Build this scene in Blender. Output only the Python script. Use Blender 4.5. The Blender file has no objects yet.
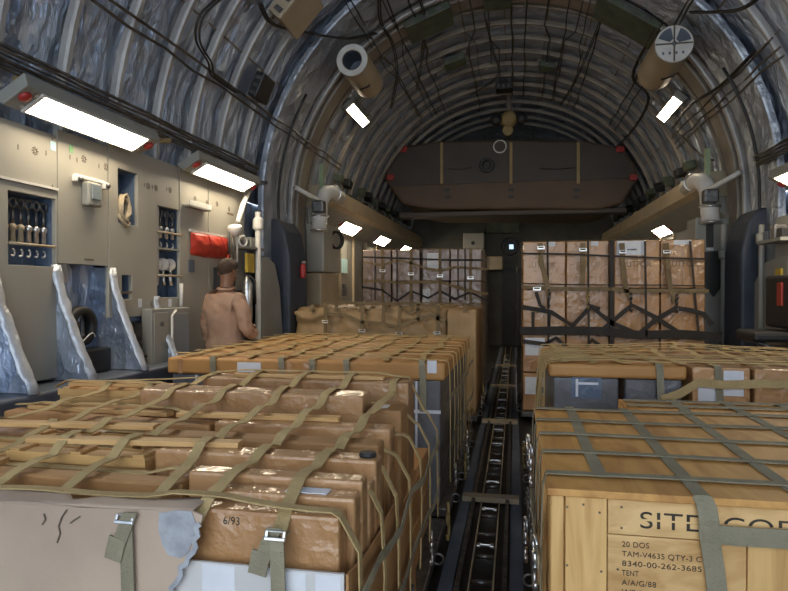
import bpy, bmesh, math, random
from mathutils import Vector, Matrix, noise
RND = random.Random(11)
SC = bpy.context.scene
COL = SC.collection
PI = math.pi
# ------------------------------------------------------------------ camera model (metres, X across, Y along the hold, Z up)
FPX, CX, CH = 620.0, 0.15, 1.5
YAW = math.atan(121 / FPX)
PIT = -math.atan(5.5 / math.hypot(FPX, 121))
FW = Vector((-math.sin(YAW) * math.cos(PIT), math.cos(YAW) * math.cos(PIT), math.sin(PIT)))
RT = Vector((math.cos(YAW), math.sin(YAW), 0)); UP = RT.cross(FW)
CAM = Vector((CX, 0, CH))
def ray(x, y): return FW * FPX + RT * (x - 394) - UP * (y - 295.5)
def atX(x, y, X): r = ray(x, y); return CAM + r * ((X - CX) / r.x)
def atY(x, y, Y): r = ray(x, y); return CAM + r * (Y / r.y)
def atZ(x, y, Z): r = ray(x, y); return CAM + r * ((Z - CH) / r.z)
# ------------------------------------------------------------------ materials
def mat(name, c1, c2=None, scale=4, stretch=(1, 1, 1), rough=.6, metal=0, bump=0, bscale=25, bstretch=None, coat=0,
        rnd=0.0, wave=0, lo=.35, hi=.65, emit=0, spec=.5, crinkle=False, dist=0):
    m = bpy.data.materials.new(name); m.use_nodes = True
    nt = m.node_tree; N = nt.nodes; L = nt.links
    p = N['Principled BSDF']
    p.inputs['Roughness'].default_value = rough; p.inputs['Metallic'].default_value = metal
    p.inputs['Coat Weight'].default_value = coat; p.inputs['Coat Roughness'].default_value = .12
    p.inputs['Specular IOR Level'].default_value = spec
    if emit:
        p.inputs['Base Color'].default_value = (*c1, 1)
        p.inputs['Emission Color'].default_value = (*c1, 1); p.inputs['Emission Strength'].default_value = emit
        return m
    tc = N.new('ShaderNodeTexCoord'); oi = N.new('ShaderNodeObjectInfo')
    add = N.new('ShaderNodeVectorMath'); add.operation = 'MULTIPLY_ADD'
    comb = N.new('ShaderNodeCombineXYZ')
    for i in range(3): L.new(oi.outputs['Random'], comb.inputs[i])
    add.inputs[1].default_value = (37, 53, 71)
    L.new(comb.outputs[0], add.inputs[0]); L.new(tc.outputs['Object'], add.inputs[2])
    mp = N.new('ShaderNodeMapping'); mp.inputs['Scale'].default_value = stretch
    L.new(add.outputs[0], mp.inputs['Vector'])
    nz = N.new('ShaderNodeTexNoise'); nz.inputs['Scale'].default_value = scale; nz.inputs['Detail'].default_value = 5
    nz.inputs['Distortion'].default_value = dist
    L.new(mp.outputs[0], nz.inputs['Vector'])
    rp = N.new('ShaderNodeValToRGB'); rp.color_ramp.elements[0].position = lo; rp.color_ramp.elements[1].position = hi
    c2 = c2 or tuple(v * .8 for v in c1)
    rp.color_ramp.elements[0].color = (*c2, 1); rp.color_ramp.elements[1].color = (*c1, 1)
    L.new(nz.outputs[0], rp.inputs[0])
    hs = N.new('ShaderNodeHueSaturation')
    mr = N.new('ShaderNodeMapRange'); mr.inputs['To Min'].default_value = 1 - rnd; mr.inputs['To Max'].default_value = 1 + rnd
    L.new(oi.outputs['Random'], mr.inputs[0]); L.new(mr.outputs[0], hs.inputs['Value'])
    L.new(rp.outputs[0], hs.inputs['Color']); L.new(hs.outputs[0], p.inputs['Base Color'])
    if bump:
        mp2 = N.new('ShaderNodeMapping'); mp2.inputs['Scale'].default_value = bstretch or (1, 1, 1)
        L.new(add.outputs[0], mp2.inputs['Vector'])
        b = N.new('ShaderNodeBump'); b.inputs['Strength'].default_value = bump; b.inputs['Distance'].default_value = .055 if crinkle == 2 else .02
        n2 = N.new('ShaderNodeTexNoise'); n2.inputs['Scale'].default_value = bscale; n2.inputs['Detail'].default_value = 4
        L.new(mp2.outputs[0], n2.inputs['Vector'])
        if crinkle:
            vo = N.new('ShaderNodeTexVoronoi'); vo.inputs['Scale'].default_value = bscale * .8
            vm = N.new('ShaderNodeVectorMath'); vm.operation = 'MULTIPLY_ADD'; vm.inputs[1].default_value = (.25, .25, .25)
            L.new(n2.outputs['Color'], vm.inputs[0]); L.new(mp2.outputs[0], vm.inputs[2])
            L.new(vm.outputs[0], vo.inputs['Vector'])
            ad = N.new('ShaderNodeMath'); ad.operation = 'ADD'
            L.new(vo.outputs['Distance'], ad.inputs[0]); L.new(n2.outputs[0], ad.inputs[1])
            L.new(ad.outputs[0], b.inputs['Height'])
        else:
            L.new(n2.outputs[0], b.inputs['Height'])
        L.new(b.outputs[0], p.inputs['Normal'])
        if coat: L.new(b.outputs[0], p.inputs['Coat Normal'])
    return m
M = dict(
    foil=mat('foil_blanket', (.56, .64, .77), (.34, .41, .53), 3.5, rough=.30, metal=.55, bump=1.0, bscale=6, bstretch=(1, 1.6, .7), crinkle=2),
    foilw=mat('foil_wrap', (.60, .63, .67), (.44, .48, .54), 5, rough=.42, metal=.4, bump=.4, bscale=12, crinkle=True),
    frame=mat('silver_frame', (.44, .48, .54), (.31, .35, .41), 3, rough=.38, metal=.45, bump=.8, bscale=5, crinkle=2),
    bulk=mat('bulkhead_paint', (.10, .10, .08), (.075, .075, .06), 3, rough=.6),
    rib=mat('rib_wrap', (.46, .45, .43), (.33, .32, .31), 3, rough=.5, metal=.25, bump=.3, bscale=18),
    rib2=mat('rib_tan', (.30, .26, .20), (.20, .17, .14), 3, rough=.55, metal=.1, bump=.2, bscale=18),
    panel=mat('wall_panel', (.37, .355, .30), (.335, .32, .27), 2, rough=.45, rnd=.03),
    panel2=mat('grey_panel', (.30, .30, .27), (.25, .25, .22), 3, rough=.5),
    blue=mat('blue_lining', (.13, .18, .26), (.085, .125, .19), 6, rough=.45, bump=.4, bscale=12, crinkle=True),
    dblue=mat('dark_blue_pad', (.038, .05, .075), (.028, .037, .055), 5, rough=.6, bump=.15, bscale=20),
    ledge=mat('ledge_paint', (.12, .14, .18), (.08, .1, .13), 4, rough=.5),
    floor=mat('floor_metal', (.035, .033, .03), (.015, .015, .015), 6, rough=.42, metal=.4),
    dark=mat('black_rubber', (.012, .012, .013), (.02, .02, .02), 6, rough=.5),
    cable=mat('cable_black', (.02, .018, .016), (.03, .026, .02), 6, rough=.55),
    pipe=mat('conduit_brown', (.16, .13, .10), (.07, .06, .05), 8, rough=.4, metal=.5, rnd=.3),
    steel=mat('bright_steel', (.7, .7, .68), (.5, .5, .5), 20, rough=.28, metal=.9),
    dsteel=mat('worn_steel', (.22, .21, .2), (.1, .1, .1), 20, rough=.4, metal=.8),
    white=mat('white_paint', (.72, .71, .66), (.62, .6, .56), 8, rough=.45),
    paper=mat('white_paper', (.74, .76, .80), (.66, .68, .72), 12, rough=.7),
    card=mat('cardboard', (.47, .255, .10), (.35, .18, .065), 3, rough=.62, bump=.08, bscale=40, rnd=.14),
    cardw=mat('wrapped_cardboard', (.49, .275, .12), (.37, .19, .075), 3, rough=.5, bump=.5, bscale=9, coat=.8, rnd=.14, crinkle=True),
    cardp=mat('pale_cardboard', (.51, .395, .30), (.40, .305, .235), 2.2, rough=.75, bump=.08, bscale=30, rnd=.03),
    cardg=mat('torn_paper', (.42, .44, .47), (.30, .31, .34), 20, rough=.85, bump=.3, bscale=40),
    cardi=mat('brown_sheet', (.33, .225, .13), (.27, .18, .10), 2.5, rough=.7, bump=.06, bscale=30),
    lid=mat('tan_cap', (.54, .285, .09), (.44, .22, .065), 3, rough=.55, bump=.1, bscale=20, rnd=.06),
    capr=mat('rumpled_kraft', (.47, .31, .15), (.37, .235, .11), 4, rough=.6, bump=.25, bscale=10),
    greyw=mat('grey_wrapped', (.16, .165, .18), (.10, .105, .115), 3, rough=.45, bump=.3, bscale=10, coat=.5, rnd=.15, crinkle=True),
    whitec=mat('white_carton', (.66, .65, .64), (.56, .55, .54), 3, rough=.6),
    mauve=mat('wrapped_mauve', (.30, .215, .17), (.22, .155, .125), 3, rough=.45, bump=.5, bscale=9, coat=.8, rnd=.12, crinkle=True),
    strap=mat('olive_webbing', (.53, .39, .18), (.42, .305, .135), 8, rough=.8, bump=.3, bscale=120, rnd=.12),
    strapb=mat('brown_webbing', (.23, .165, .085), (.17, .12, .06), 8, rough=.8, bump=.3, bscale=120, rnd=.12),
    strapg=mat('grey_green_daylit_webbing', (.27, .245, .165), (.215, .195, .13), 8, rough=.75, bump=.3, bscale=120, rnd=.08),  # cool daylight on hanging olive webbing put into the colour; also crate nets
    strapd=mat('black_webbing', (.022, .018, .015), (.035, .028, .022), 8, rough=.7, rnd=.2),
    red=mat('red_vinyl', (.52, .045, .022), (.40, .03, .015), 5, rough=.42, bump=.5, bscale=14),
    redk=mat('red_knob', (.40, .03, .025), None, 5, rough=.4),
    tan=mat('tan_paint', (.44, .36, .24), (.36, .29, .19), 3, rough=.5),
    brownp=mat('brown_overhead', (.105, .066, .038), (.08, .05, .03), 2, rough=.6),
    greyb=mat('greybrown_overhead', (.066, .052, .042), (.05, .04, .033), 2, rough=.6),
    yellow=mat('yellow_tag', (.60, .42, .04), (.5, .34, .03), 6, rough=.5),
    ystrap=mat('ochre_strap', (.34, .25, .10), (.27, .2, .08), 6, rough=.6),
    green=mat('green_box', (.10, .12, .075), (.06, .075, .05), 6, rough=.55),
    lgreen=mat('pale_green_panel', (.30, .38, .22), (.25, .32, .19), 6, rough=.5),
    cyan=mat('cyan_sticker', (.40, .66, .70), (.5, .74, .78), 20, rough=.5),
    gsticker=mat('green_sticker', (.22, .45, .20), (.17, .38, .16), 20, rough=.5),
    mark=mat('brown_marking', (.14, .11, .075), None, 10, rough=.6),
    ink=mat('stencil_ink', (.025, .02, .017), (.06, .045, .03), 30, rough=.8),
    bung=mat('black_plug', (.02, .02, .021), None, 10, rough=.55),
    skin=mat('skin', (.26, .135, .08), (.22, .11, .065), 10, rough=.5),
    hair=mat('short_hair', (.07, .042, .027), (.04, .024, .016), 60, rough=.8, bump=.6, bscale=160),
    suit=mat('desert_flight_suit', (.43, .275, .19), (.34, .21, .14), 6, rough=.85, bump=.8, bscale=11, bstretch=(1, 1, .45)),
    boot=mat('tan_boot', (.22, .15, .09), None, 8, rough=.7),
    lamp=mat('lamp_diffuser', (1.0, .84, .62), emit=30.0),
    spot=mat('lit_porthole', (.55, .8, 1.0), emit=1.2),
    glass=mat('cabinet_glass', (.22, .26, .28), (.18, .22, .24), 3, rough=.15, coat=.6),
)
def wood(name, st, c1=(.70, .44, .17), c2=(.47, .255, .08), rnd=.1, **k):
    return mat(name, c1, c2, 3.2, stretch=st, rough=.55, bump=.08, bscale=4, bstretch=tuple(6 * s for s in st), rnd=rnd, dist=1.2, lo=.3, hi=.62, **k)
M['woodx'] = wood('plywood_cross', (.45, 3.2, 3.2)); M['woody'] = wood('plywood_lengthwise', (2.6, .5, 2.6), (.70, .38, .11), (.42, .19, .045))
M['woodz'] = wood('plank_upright', (5.5, 5.5, .45)); M['woodf'] = wood('plywood_face', (1.3, 1.3, 3.2), (.76, .50, .22), (.50, .28, .095))
M['slat'] = wood('pine_slat', (.6, 6, 6), (.64, .40, .165), (.48, .27, .09), rnd=.12)
# ------------------------------------------------------------------ mesh helper
ORG = {}
class MB:
    def __init__(s): s.v = []; s.f = []
    def add(s, vs, fs):
        b = len(s.v); s.v += [tuple(v) for v in vs]; s.f += [tuple(b + i for i in f) for f in fs]; return s
    def box(s, x0, x1, y0, y1, z0, z1, T=None):
        vs = [Vector((x, y, z)) for x in (x0, x1) for y in (y0, y1) for z in (z0, z1)]
        if T: vs = [T @ v for v in vs]
        return s.add(vs, [(0, 1, 3, 2), (4, 6, 7, 5), (0, 4, 5, 1), (2, 3, 7, 6), (0, 2, 6, 4), (1, 5, 7, 3)])
    def tube(s, pts, r, n=8, r2=None):
        pts = [Vector(p) for p in pts]; rings = []; pu = None
        for i, p in enumerate(pts):
            t = (pts[min(i + 1, len(pts) - 1)] - pts[max(i - 1, 0)]).normalized()
            if pu is None:
                pu = t.orthogonal().normalized()
            pu = (pu - t * pu.dot(t)).normalized(); w = t.cross(pu)
            rr = r if r2 is None else r + (r2 - r) * i / (len(pts) - 1)
            rings.append([p + (pu * math.cos(2 * PI * k / n) + w * math.sin(2 * PI * k / n)) * rr for k in range(n)])
        fs = []
        for i in range(len(rings) - 1):
            for k in range(n):
                fs.append((i * n + k, i * n + (k + 1) % n, (i + 1) * n + (k + 1) % n, (i + 1) * n + k))
        fs.append(tuple(range(n))[::-1]); fs.append(tuple((len(rings) - 1) * n + k for k in range(n)))
        return s.add([v for g in rings for v in g], fs)
    def ring(s, c, axis, R, r, n=20, m=8, squash=1, rot=None):
        c = Vector(c); a = Vector(axis).normalized(); u = (Vector(rot) if rot else a.orthogonal()).normalized(); w = a.cross(u); vs = []; fs = []
        for i in range(n):
            d = u * math.cos(2 * PI * i / n) + w * math.sin(2 * PI * i / n) * squash
            for k in range(m):
                vs.append(c + d * (R + r * math.cos(2 * PI * k / m)) + a * r * math.sin(2 * PI * k / m))
        for i in range(n):
            for k in range(m):
                fs.append((i * m + k, ((i + 1) % n) * m + k, ((i + 1) % n) * m + (k + 1) % m, i * m + (k + 1) % m))
        return s.add(vs, fs)
    def lathe(s, c, axis, prof, n=24):
        c = Vector(c); a = Vector(axis).normalized(); u = a.orthogonal().normalized(); w = a.cross(u); vs = []; fs = []
        for (r, h) in prof:
            for i in range(n):
                vs.append(c + a * h + (u * math.cos(2 * PI * i / n) + w * math.sin(2 * PI * i / n)) * max(r, 1e-4))
        for j in range(len(prof) - 1):
            for i in range(n):
                fs.append((j * n + i, j * n + (i + 1) % n, (j + 1) * n + (i + 1) % n, (j + 1) * n + i))
        return s.add(vs, fs)
    def ribbon(s, pts, w, side=None, n=None, th=.004):
        pts = [Vector(p) for p in pts]; vs = []; fs = []
        for i, p in enumerate(pts):
            t = (pts[min(i + 1, len(pts) - 1)] - pts[max(i - 1, 0)]).normalized()
            if side is not None:
                sd = Vector(side).normalized(); nn = t.cross(sd).normalized()
            else:
                nn = Vector(n).normalized(); sd = t.cross(nn).normalized()
            for (a, b) in ((-1, -1), (1, -1), (1, 1), (-1, 1)):
                vs.append(p + sd * a * w / 2 + nn * b * th / 2)
        for i in range(len(pts) - 1):
            for k in range(4):
                fs.append((i * 4 + k, i * 4 + (k + 1) % 4, i * 4 + 4 + (k + 1) % 4, i * 4 + 4 + k))
        e = (len(pts) - 1) * 4
        fs += [(3, 2, 1, 0), (e, e + 1, e + 2, e + 3)]
        return s.add(vs, fs)
    def prism(s, poly, d):
        """poly: 3-D points of a planar outline; d: thickness vector"""
        d = Vector(d); n = len(poly); vs = [Vector(p) for p in poly] + [Vector(p) + d for p in poly]
        fs = [tuple(range(n)), tuple(range(2 * n - 1, n - 1, -1))] + [(i, i + n, (i + 1) % n + n, (i + 1) % n) for i in range(n)]
        return s.add(vs, fs)
    def build(s, name, m, parent=None, bevel=0, smooth=False, origin=None, seg=2):
        vs = [Vector(v) for v in s.v]
        if parent is not None: o0 = ORG[parent]
        elif origin is not None: o0 = Vector(origin)
        else:
            lo = [min(v[i] for v in vs) for i in range(3)]; hi = [max(v[i] for v in vs) for i in range(3)]
            o0 = Vector(((lo[0] + hi[0]) / 2, (lo[1] + hi[1]) / 2, lo[2]))
        me = bpy.data.meshes.new(name); me.from_pydata([v - o0 for v in vs], [], s.f); me.update()
        bm = bmesh.new(); bm.from_mesh(me); bmesh.ops.recalc_face_normals(bm, faces=bm.faces); bm.to_mesh(me); bm.free()
        me.materials.append(M[m] if isinstance(m, str) else m)
        if smooth:
            me.polygons.foreach_set('use_smooth', [True] * len(me.polygons))
        o = bpy.data.objects.new(name, me); COL.objects.link(o); ORG[o] = o0
        if parent is not None: o.parent = parent
        else: o.location = o0
        if bevel:
            b = o.modifiers.new('bevel', 'BEVEL'); b.width = bevel; b.segments = seg; b.limit_method = 'ANGLE'
        return o
def tag(o, label=None, cat=None, group=None, kind=None):
    if label: o['label'] = label
    if cat: o['category'] = cat
    if group: o['group'] = group
    if kind: o['kind'] = kind
    return o
def thing(name, label, cat, loc, group=None):
    o = bpy.data.objects.new(name, None); COL.objects.link(o); o.location = loc; o.empty_display_size = .1
    ORG[o] = Vector(loc); return tag(o, label, cat, group)
def dup(root, delta, label=None, group=None):
    r = root.copy(); COL.objects.link(r); r.location = root.location + Vector(delta); ORG[r] = Vector(r.location)
    if label: r['label'] = label
    if group: r['group'] = group
    for ch in list(root.children):
        c = ch.copy(); COL.objects.link(c); c.parent = r; ORG[c] = ORG[r]
        for g in ch.children:
            d = g.copy(); COL.objects.link(d); d.parent = c; ORG[d] = ORG[r]
    return r
def bx(x0, x1, y0, y1, z0, z1, T=None): return MB().box(x0, x1, y0, y1, z0, z1, T)
def struct(name, mb, m, **k): return tag(mb.build(name, m, **k), kind='structure')
def word(name, body, size, m, parent, origin, R, mw=None, gap=0, squeeze=1.0):
    """lettering as a thin mesh on a surface; R: 3x3 rotation taking text x,y to the surface; lower-left at origin"""
    cu = bpy.data.curves.new(name, 'FONT'); cu.body = body; cu.size = size; cu.extrude = .0006; cu.space_character = 1.05
    tmp = bpy.data.objects.new(name + '_tmp', cu); COL.objects.link(tmp)
    dg = bpy.context.evaluated_depsgraph_get(); dg.update()
    me = bpy.data.meshes.new_from_object(tmp.evaluated_get(dg)); bpy.data.objects.remove(tmp); bpy.data.curves.remove(cu)
    xs = [v.co.x for v in me.vertices]; ww = max(xs) - min(xs); sx = (mw / ww) if mw else squeeze
    for v in me.vertices: v.co.x *= sx
    if gap:
        bm = bmesh.new(); bm.from_mesh(me)
        h = max(v.co.y for v in bm.verts)
        for y0 in (h * .5,):
            for off in (y0 - gap / 2, y0 + gap / 2):
                bmesh.ops.bisect_plane(bm, geom=bm.verts[:] + bm.edges[:] + bm.faces[:], plane_co=(0, off, 0), plane_no=(0, 1, 0))
            kill = [f for f in bm.faces if abs(f.calc_center_median().y - y0) < gap / 2]
            bmesh.ops.delete(bm, geom=kill, context='FACES')
        bm.to_mesh(me); bm.free()
    for v in me.vertices: v.co = Vector(origin) + R @ v.co - ORG[parent]
    me.materials.clear(); me.materials.append(M[m])
    o = bpy.data.objects.new(name, me); COL.objects.link(o); o.parent = parent; ORG[o] = ORG[parent]
    return o
FRONT = Matrix(((1, 0, 0), (0, 0, -1), (0, 1, 0)))      # lettering on a face that looks towards -Y
def panel_mesh(y0, y1, z0, z1, x, d, holes=()):
    """wall board in the plane X=x, thickness d towards -X*sign, with rectangular openings"""
    ys = sorted({y0, y1, *[h[i] for h in holes for i in (0, 1)]}); zs = sorted({z0, z1, *[h[i] for h in holes for i in (2, 3)]})
    ys = [v for v in ys if y0 <= v <= y1]; zs = [v for v in zs if z0 <= v <= z1]
    bm = bmesh.new(); V = {}
    def vert(y, z):
        if (y, z) not in V: V[(y, z)] = bm.verts.new((x, y, z))
        return V[(y, z)]
    for i in range(len(ys) - 1):
        for k in range(len(zs) - 1):
            cy, cz = (ys[i] + ys[i + 1]) / 2, (zs[k] + zs[k + 1]) / 2
            if any(h[0] < cy < h[1] and h[2] < cz < h[3] for h in holes): continue
            bm.faces.new([vert(ys[i], zs[k]), vert(ys[i + 1], zs[k]), vert(ys[i + 1], zs[k + 1]), vert(ys[i], zs[k + 1])])
    r = bmesh.ops.extrude_face_region(bm, geom=bm.faces[:])
    for g in r['geom']:
        if isinstance(g, bmesh.types.BMVert): g.co.x -= d
    mb = MB(); bm.verts.index_update()
    mb.add([v.co.copy() for v in bm.verts], [tuple(v.index for v in f.verts) for f in bm.faces]); bm.free()
    return mb
# ------------------------------------------------------------------ draped webbing
def hull_path(pts2):
    """upper hull of (s,z) samples -> taut webbing height at every s, pulled down a little between the peaks"""
    st = []
    for p in pts2:
        while len(st) >= 2 and (st[-1][0] - st[-2][0]) * (p[1] - st[-2][1]) - (st[-1][1] - st[-2][1]) * (p[0] - st[-2][0]) >= 0: st.pop()
        st.append(p)
    out = []; j = 0
    for s, z in pts2:
        while j < len(st) - 2 and st[j + 1][0] < s: j += 1
        a, b = st[j], st[min(j + 1, len(st) - 1)]
        h = a[1] if b[0] == a[0] else a[1] + (b[1] - a[1]) * (s - a[0]) / (b[0] - a[0])
        out.append(h - min(.35 * (h - z), .03))
    return out
def drape(a, b, H, off, n=26, sag=0.0):
    a = Vector(a); b = Vector(b); L = (b - a).length; sm = []
    for i in range(n):
        p = a.lerp(b, i / (n - 1)); sm.append((L * i / (n - 1), H(p.x, p.y)))
    hz = hull_path(sm)
    return [Vector((*a.lerp(b, i / (n - 1)).xy, hz[i] + off)) for i in range(n)]
def buckle(c, w, parent, nrm=(0, -1, .35), upv=(0, .35, 1)):
    n = Vector(nrm).normalized(); u = Vector(upv).normalized(); sd = u.cross(n).normalized(); c = Vector(c)
    T = Matrix((( sd.x, u.x, n.x, c.x), (sd.y, u.y, n.y, c.y), (sd.z, u.z, n.z, c.z), (0, 0, 0, 1)))
    m = MB(); h = w * .32
    m.box(-w * .62, w * .62, -h * .75, -h * .15, 0, .010, T)
    m.box(-w * .62, -w * .45, -h * .15, h, 0, .008, T); m.box(w * .45, w * .62, -h * .15, h, 0, .008, T)
    m.box(-w * .45, w * .45, h * .72, h, 0, .008, T)
    return m.build('buckle', 'steel', parent, bevel=.0015)
def hook(c, s=.05):
    """snap hook hanging in the net side: ring, shank, curved hook"""
    c = Vector(c); m = MB()
    m.ring(c + Vector((0, 0, s * .75)), (1, .2, 0), s * .3, s * .085, 12, 6)
    m.tube([c + Vector((0, 0, s * .5)), c + Vector((0, 0, -s * .1))], s * .13, 6)
    m.tube([c + Vector((0, s * .42 * math.sin(t), -s * .5 + s * .42 * math.cos(t))) for t in [i * .45 - .3 for i in range(12)]], s * .1, 6)
    return m
# ================================================================== SETTING
RS, RB, ZC, WS = 2.86, 2.70, 2.5, 2.86
Y0, Y1 = -3.6, 17.0
struct('floor', bx(-2.86, 2.86, Y0, Y1, -.06, 0), 'floor')
def shell_pt(th, y):
    n = noise.noise(Vector((th * 5, y * 2.2, 3))) * .035 + noise.noise(Vector((th * 13, y * 6, 9))) * .016
    ph = ((y - 2.99) / .53) % 1.0
    puff = math.sin(PI * ph) * .03
    n += noise.noise(Vector((th * 22, y * 11, 4))) * .012
    d = abs(math.degrees(th)); rs = 2.80 + (max(0, d - 80) / 10) * .06
    r = rs - puff - n
    return Vector((r * math.sin(th), y, ZC + r * math.cos(th)))
def grid_mesh(fn, us, vs_):
    mb = MB(); n = len(vs_)
    mb.v = [tuple(fn(u, v)) for u in us for v in vs_]
    mb.f = [(i * n + k, i * n + k + 1, (i + 1) * n + k + 1, (i + 1) * n + k) for i in range(len(us) - 1) for k in range(n - 1)]
    return mb
ths = [math.radians(-90 + 180 * i / 260) for i in range(261)]
yy = [Y0 + (Y1 - Y0) * i / 640 for i in range(641)]
struct('ceiling', grid_mesh(shell_pt, ths, yy), 'foil', smooth=True)
def wall_pt(sg):
    def f(z, y):
        n = noise.noise(Vector((z * 7, y * 3, sg * 5))) * .02
        return Vector((sg * (WS - abs(n)), y, z))
    return f
zs = [ZC * i / 24 for i in range(25)]; yw = [Y0 + (Y1 - Y0) * i / 160 for i in range(161)]
struct('wall_left', grid_mesh(wall_pt(-1), zs, yw), 'foil', smooth=True)
struct('wall_right', grid_mesh(wall_pt(1), zs, yw), 'foil', smooth=True)
struct('wall_back', bx(-2.9, 2.9, Y1, Y1 + .1, 0, 5.5), 'bulk')
# --- arch frames: C-shaped wrapped ribs, inner face at radius RB
def arch_rib(y, w, m, idx, rin=RB, zlow=1.55, flange=True):
    mb = MB(); prof = [(-w / 2, rin + .065), (-w / 2, rin + .02), (-w / 2 + .008, rin), (w / 2 - .008, rin), (w / 2, rin + .02), (w / 2, rin + .065)]
    pts = []
    zl = [zlow + (ZC - zlow) * i / 5 for i in range(5)]
    path = [(-1, z) for z in zl] + [('a', -90 + 3 * i) for i in range(61)] + [(1, z) for z in zl[::-1]]
    n = len(prof)
    for a, b in path:
        for (dy, r) in prof:
            if a == 'a':
                t = math.radians(b); wob = .006 * noise.noise(Vector((b * .2, y, 1)))
                mb.v.append(((r + wob) * math.sin(t), y + dy + wob, ZC + (r + wob) * math.cos(t)))
            else: mb.v.append((a * r, y + dy, b))
    for i in range(len(path) - 1):
        for k in range(n - 1): mb.f.append((i * n + k, i * n + k + 1, (i + 1) * n + k + 1, (i + 1) * n + k))
    struct('trim_%d' % idx, mb, m, smooth=False)
ti = 1
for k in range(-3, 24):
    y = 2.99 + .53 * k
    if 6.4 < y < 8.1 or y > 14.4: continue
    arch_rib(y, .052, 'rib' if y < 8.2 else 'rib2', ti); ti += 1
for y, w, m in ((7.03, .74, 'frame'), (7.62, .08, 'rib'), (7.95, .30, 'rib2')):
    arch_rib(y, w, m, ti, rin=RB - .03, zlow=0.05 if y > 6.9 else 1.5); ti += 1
# --- stringers that run along the hold behind the cables
for i, th in enumerate((-62, -50, -36, -24, -12, 0, 12, 24, 36, 50, 62)):
    t = math.radians(th); r = 2.765
    m = MB(); m.tube([(r * math.sin(t), y, ZC + r * math.cos(t)) for y in (-3, 16)], .009, 6)
    struct('trim_%d' % ti, m, 'rib2'); ti += 1
# --- longitudinal sidewall beams, sloping soffits and lower sidewalls beyond the wide frame
for sg in (-1, 1):
    poly = [(sg * 2.86, 8.25, 2.98), (sg * 2.36, 8.25, 2.95), (sg * 2.33, 8.25, 2.72), (sg * 2.40, 8.25, 2.66), (sg * 2.86, 8.25, 2.66)]
    struct('trim_%d' % ti, MB().prism(poly, (0, 8.5, 0)), 'tan'); ti += 1
    poly = [(sg * 2.40, 8.3, 2.66), (sg * 2.72, 8.3, 2.40), (sg * 2.80, 8.3, 2.40), (sg * 2.80, 8.3, 2.66)]
    struct('trim_%d' % ti, MB().prism(poly, (0, 8.4, 0)), 'panel2'); ti += 1
    struct('trim_%d' % ti, bx(sg * 2.76, sg * 2.70, 8.2, 16.9, .1, 2.42), 'panel2'); ti += 1
    for k in range(9):
        y = 8.9 + .9 * k
        struct('trim_%d' % ti, bx(sg * 2.705, sg * 2.66, y, y + .05, .1, 2.42), 'tan'); ti += 1
# sill ledge under the left wall boards, sill on the right
struct('trim_%d' % ti, bx(-2.86, -2.42, -.5, 4.9, .80, .93), 'ledge', bevel=.015); ti += 1
struct('trim_%d' % ti, bx(-2.86, -2.50, -.5, 4.9, .05, .80), 'dblue'); ti += 1
struct('trim_%d' % ti, bx(2.50, 2.86, -.5, 6.3, .05, .93), 'ledge', bevel=.015); ti += 1
# dark sloping pads at the foot of the wide frame
for sg, y0, y1 in ((-1, 6.9, 7.5), (1, 6.95, 7.5)):
    poly = [(sg * 2.84, y0, .05), (sg * 2.43, y0, .05), (sg * 2.44, y0, 1.9), (sg * 2.50, y0, 2.2), (sg * 2.60, y0, 2.34), (sg * 2.84, y0, 2.36)]
    struct('trim_%d' % ti, MB().prism(poly, (0, y1 - y0, 0)), 'dblue', bevel=.03); ti += 1
# --- roller track in the aisle (part of the floor)
tr = thing('roller_track', 'dark metal roller track with bright cross fittings running down the floor between the pallet rows', 'roller track', (0, 1, 0))
for x in (-.13, .10):
    bx(x - .012, x + .012, 1.0, 16.4, 0.0, .05).build('side_rail', 'dsteel', tr)
for x in (-.19, .16):
    bx(x - .035, x + .035, 1.0, 16.4, 0.0, .018).build('pad_strip', 'ledge', tr)
for x in (-.075, .045):
    bx(x - .004, x + .004, 1.0, 16.4, 0.0, .03).build('inner_rail', 'tan', tr)
for k in range(40):
    y = 2.2 + .31 * k
    m = MB(); m.tube([(-.068, y, .03), (.038, y, .03)], .013, 8); m.build('roller', 'dsteel', tr, smooth=True)
for k in range(18):
    y = 2.98 + .60 * k
    m = MB(); m.box(-.05, .02, y - .006, y + .006, .03, .044); m.box(-.064, -.040, y - .022, y + .022, .03, .042); m.box(.010, .034, y - .022, y + .022, .03, .042)
    m.build('cross_fitting', 'steel', tr, bevel=.003)
for k in range(4):
    y = 4.35 + 2.6 * k
    bx(-.21, .18, y, y + .09, .02, .055).build('joint_plate', 'tan', tr)
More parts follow.
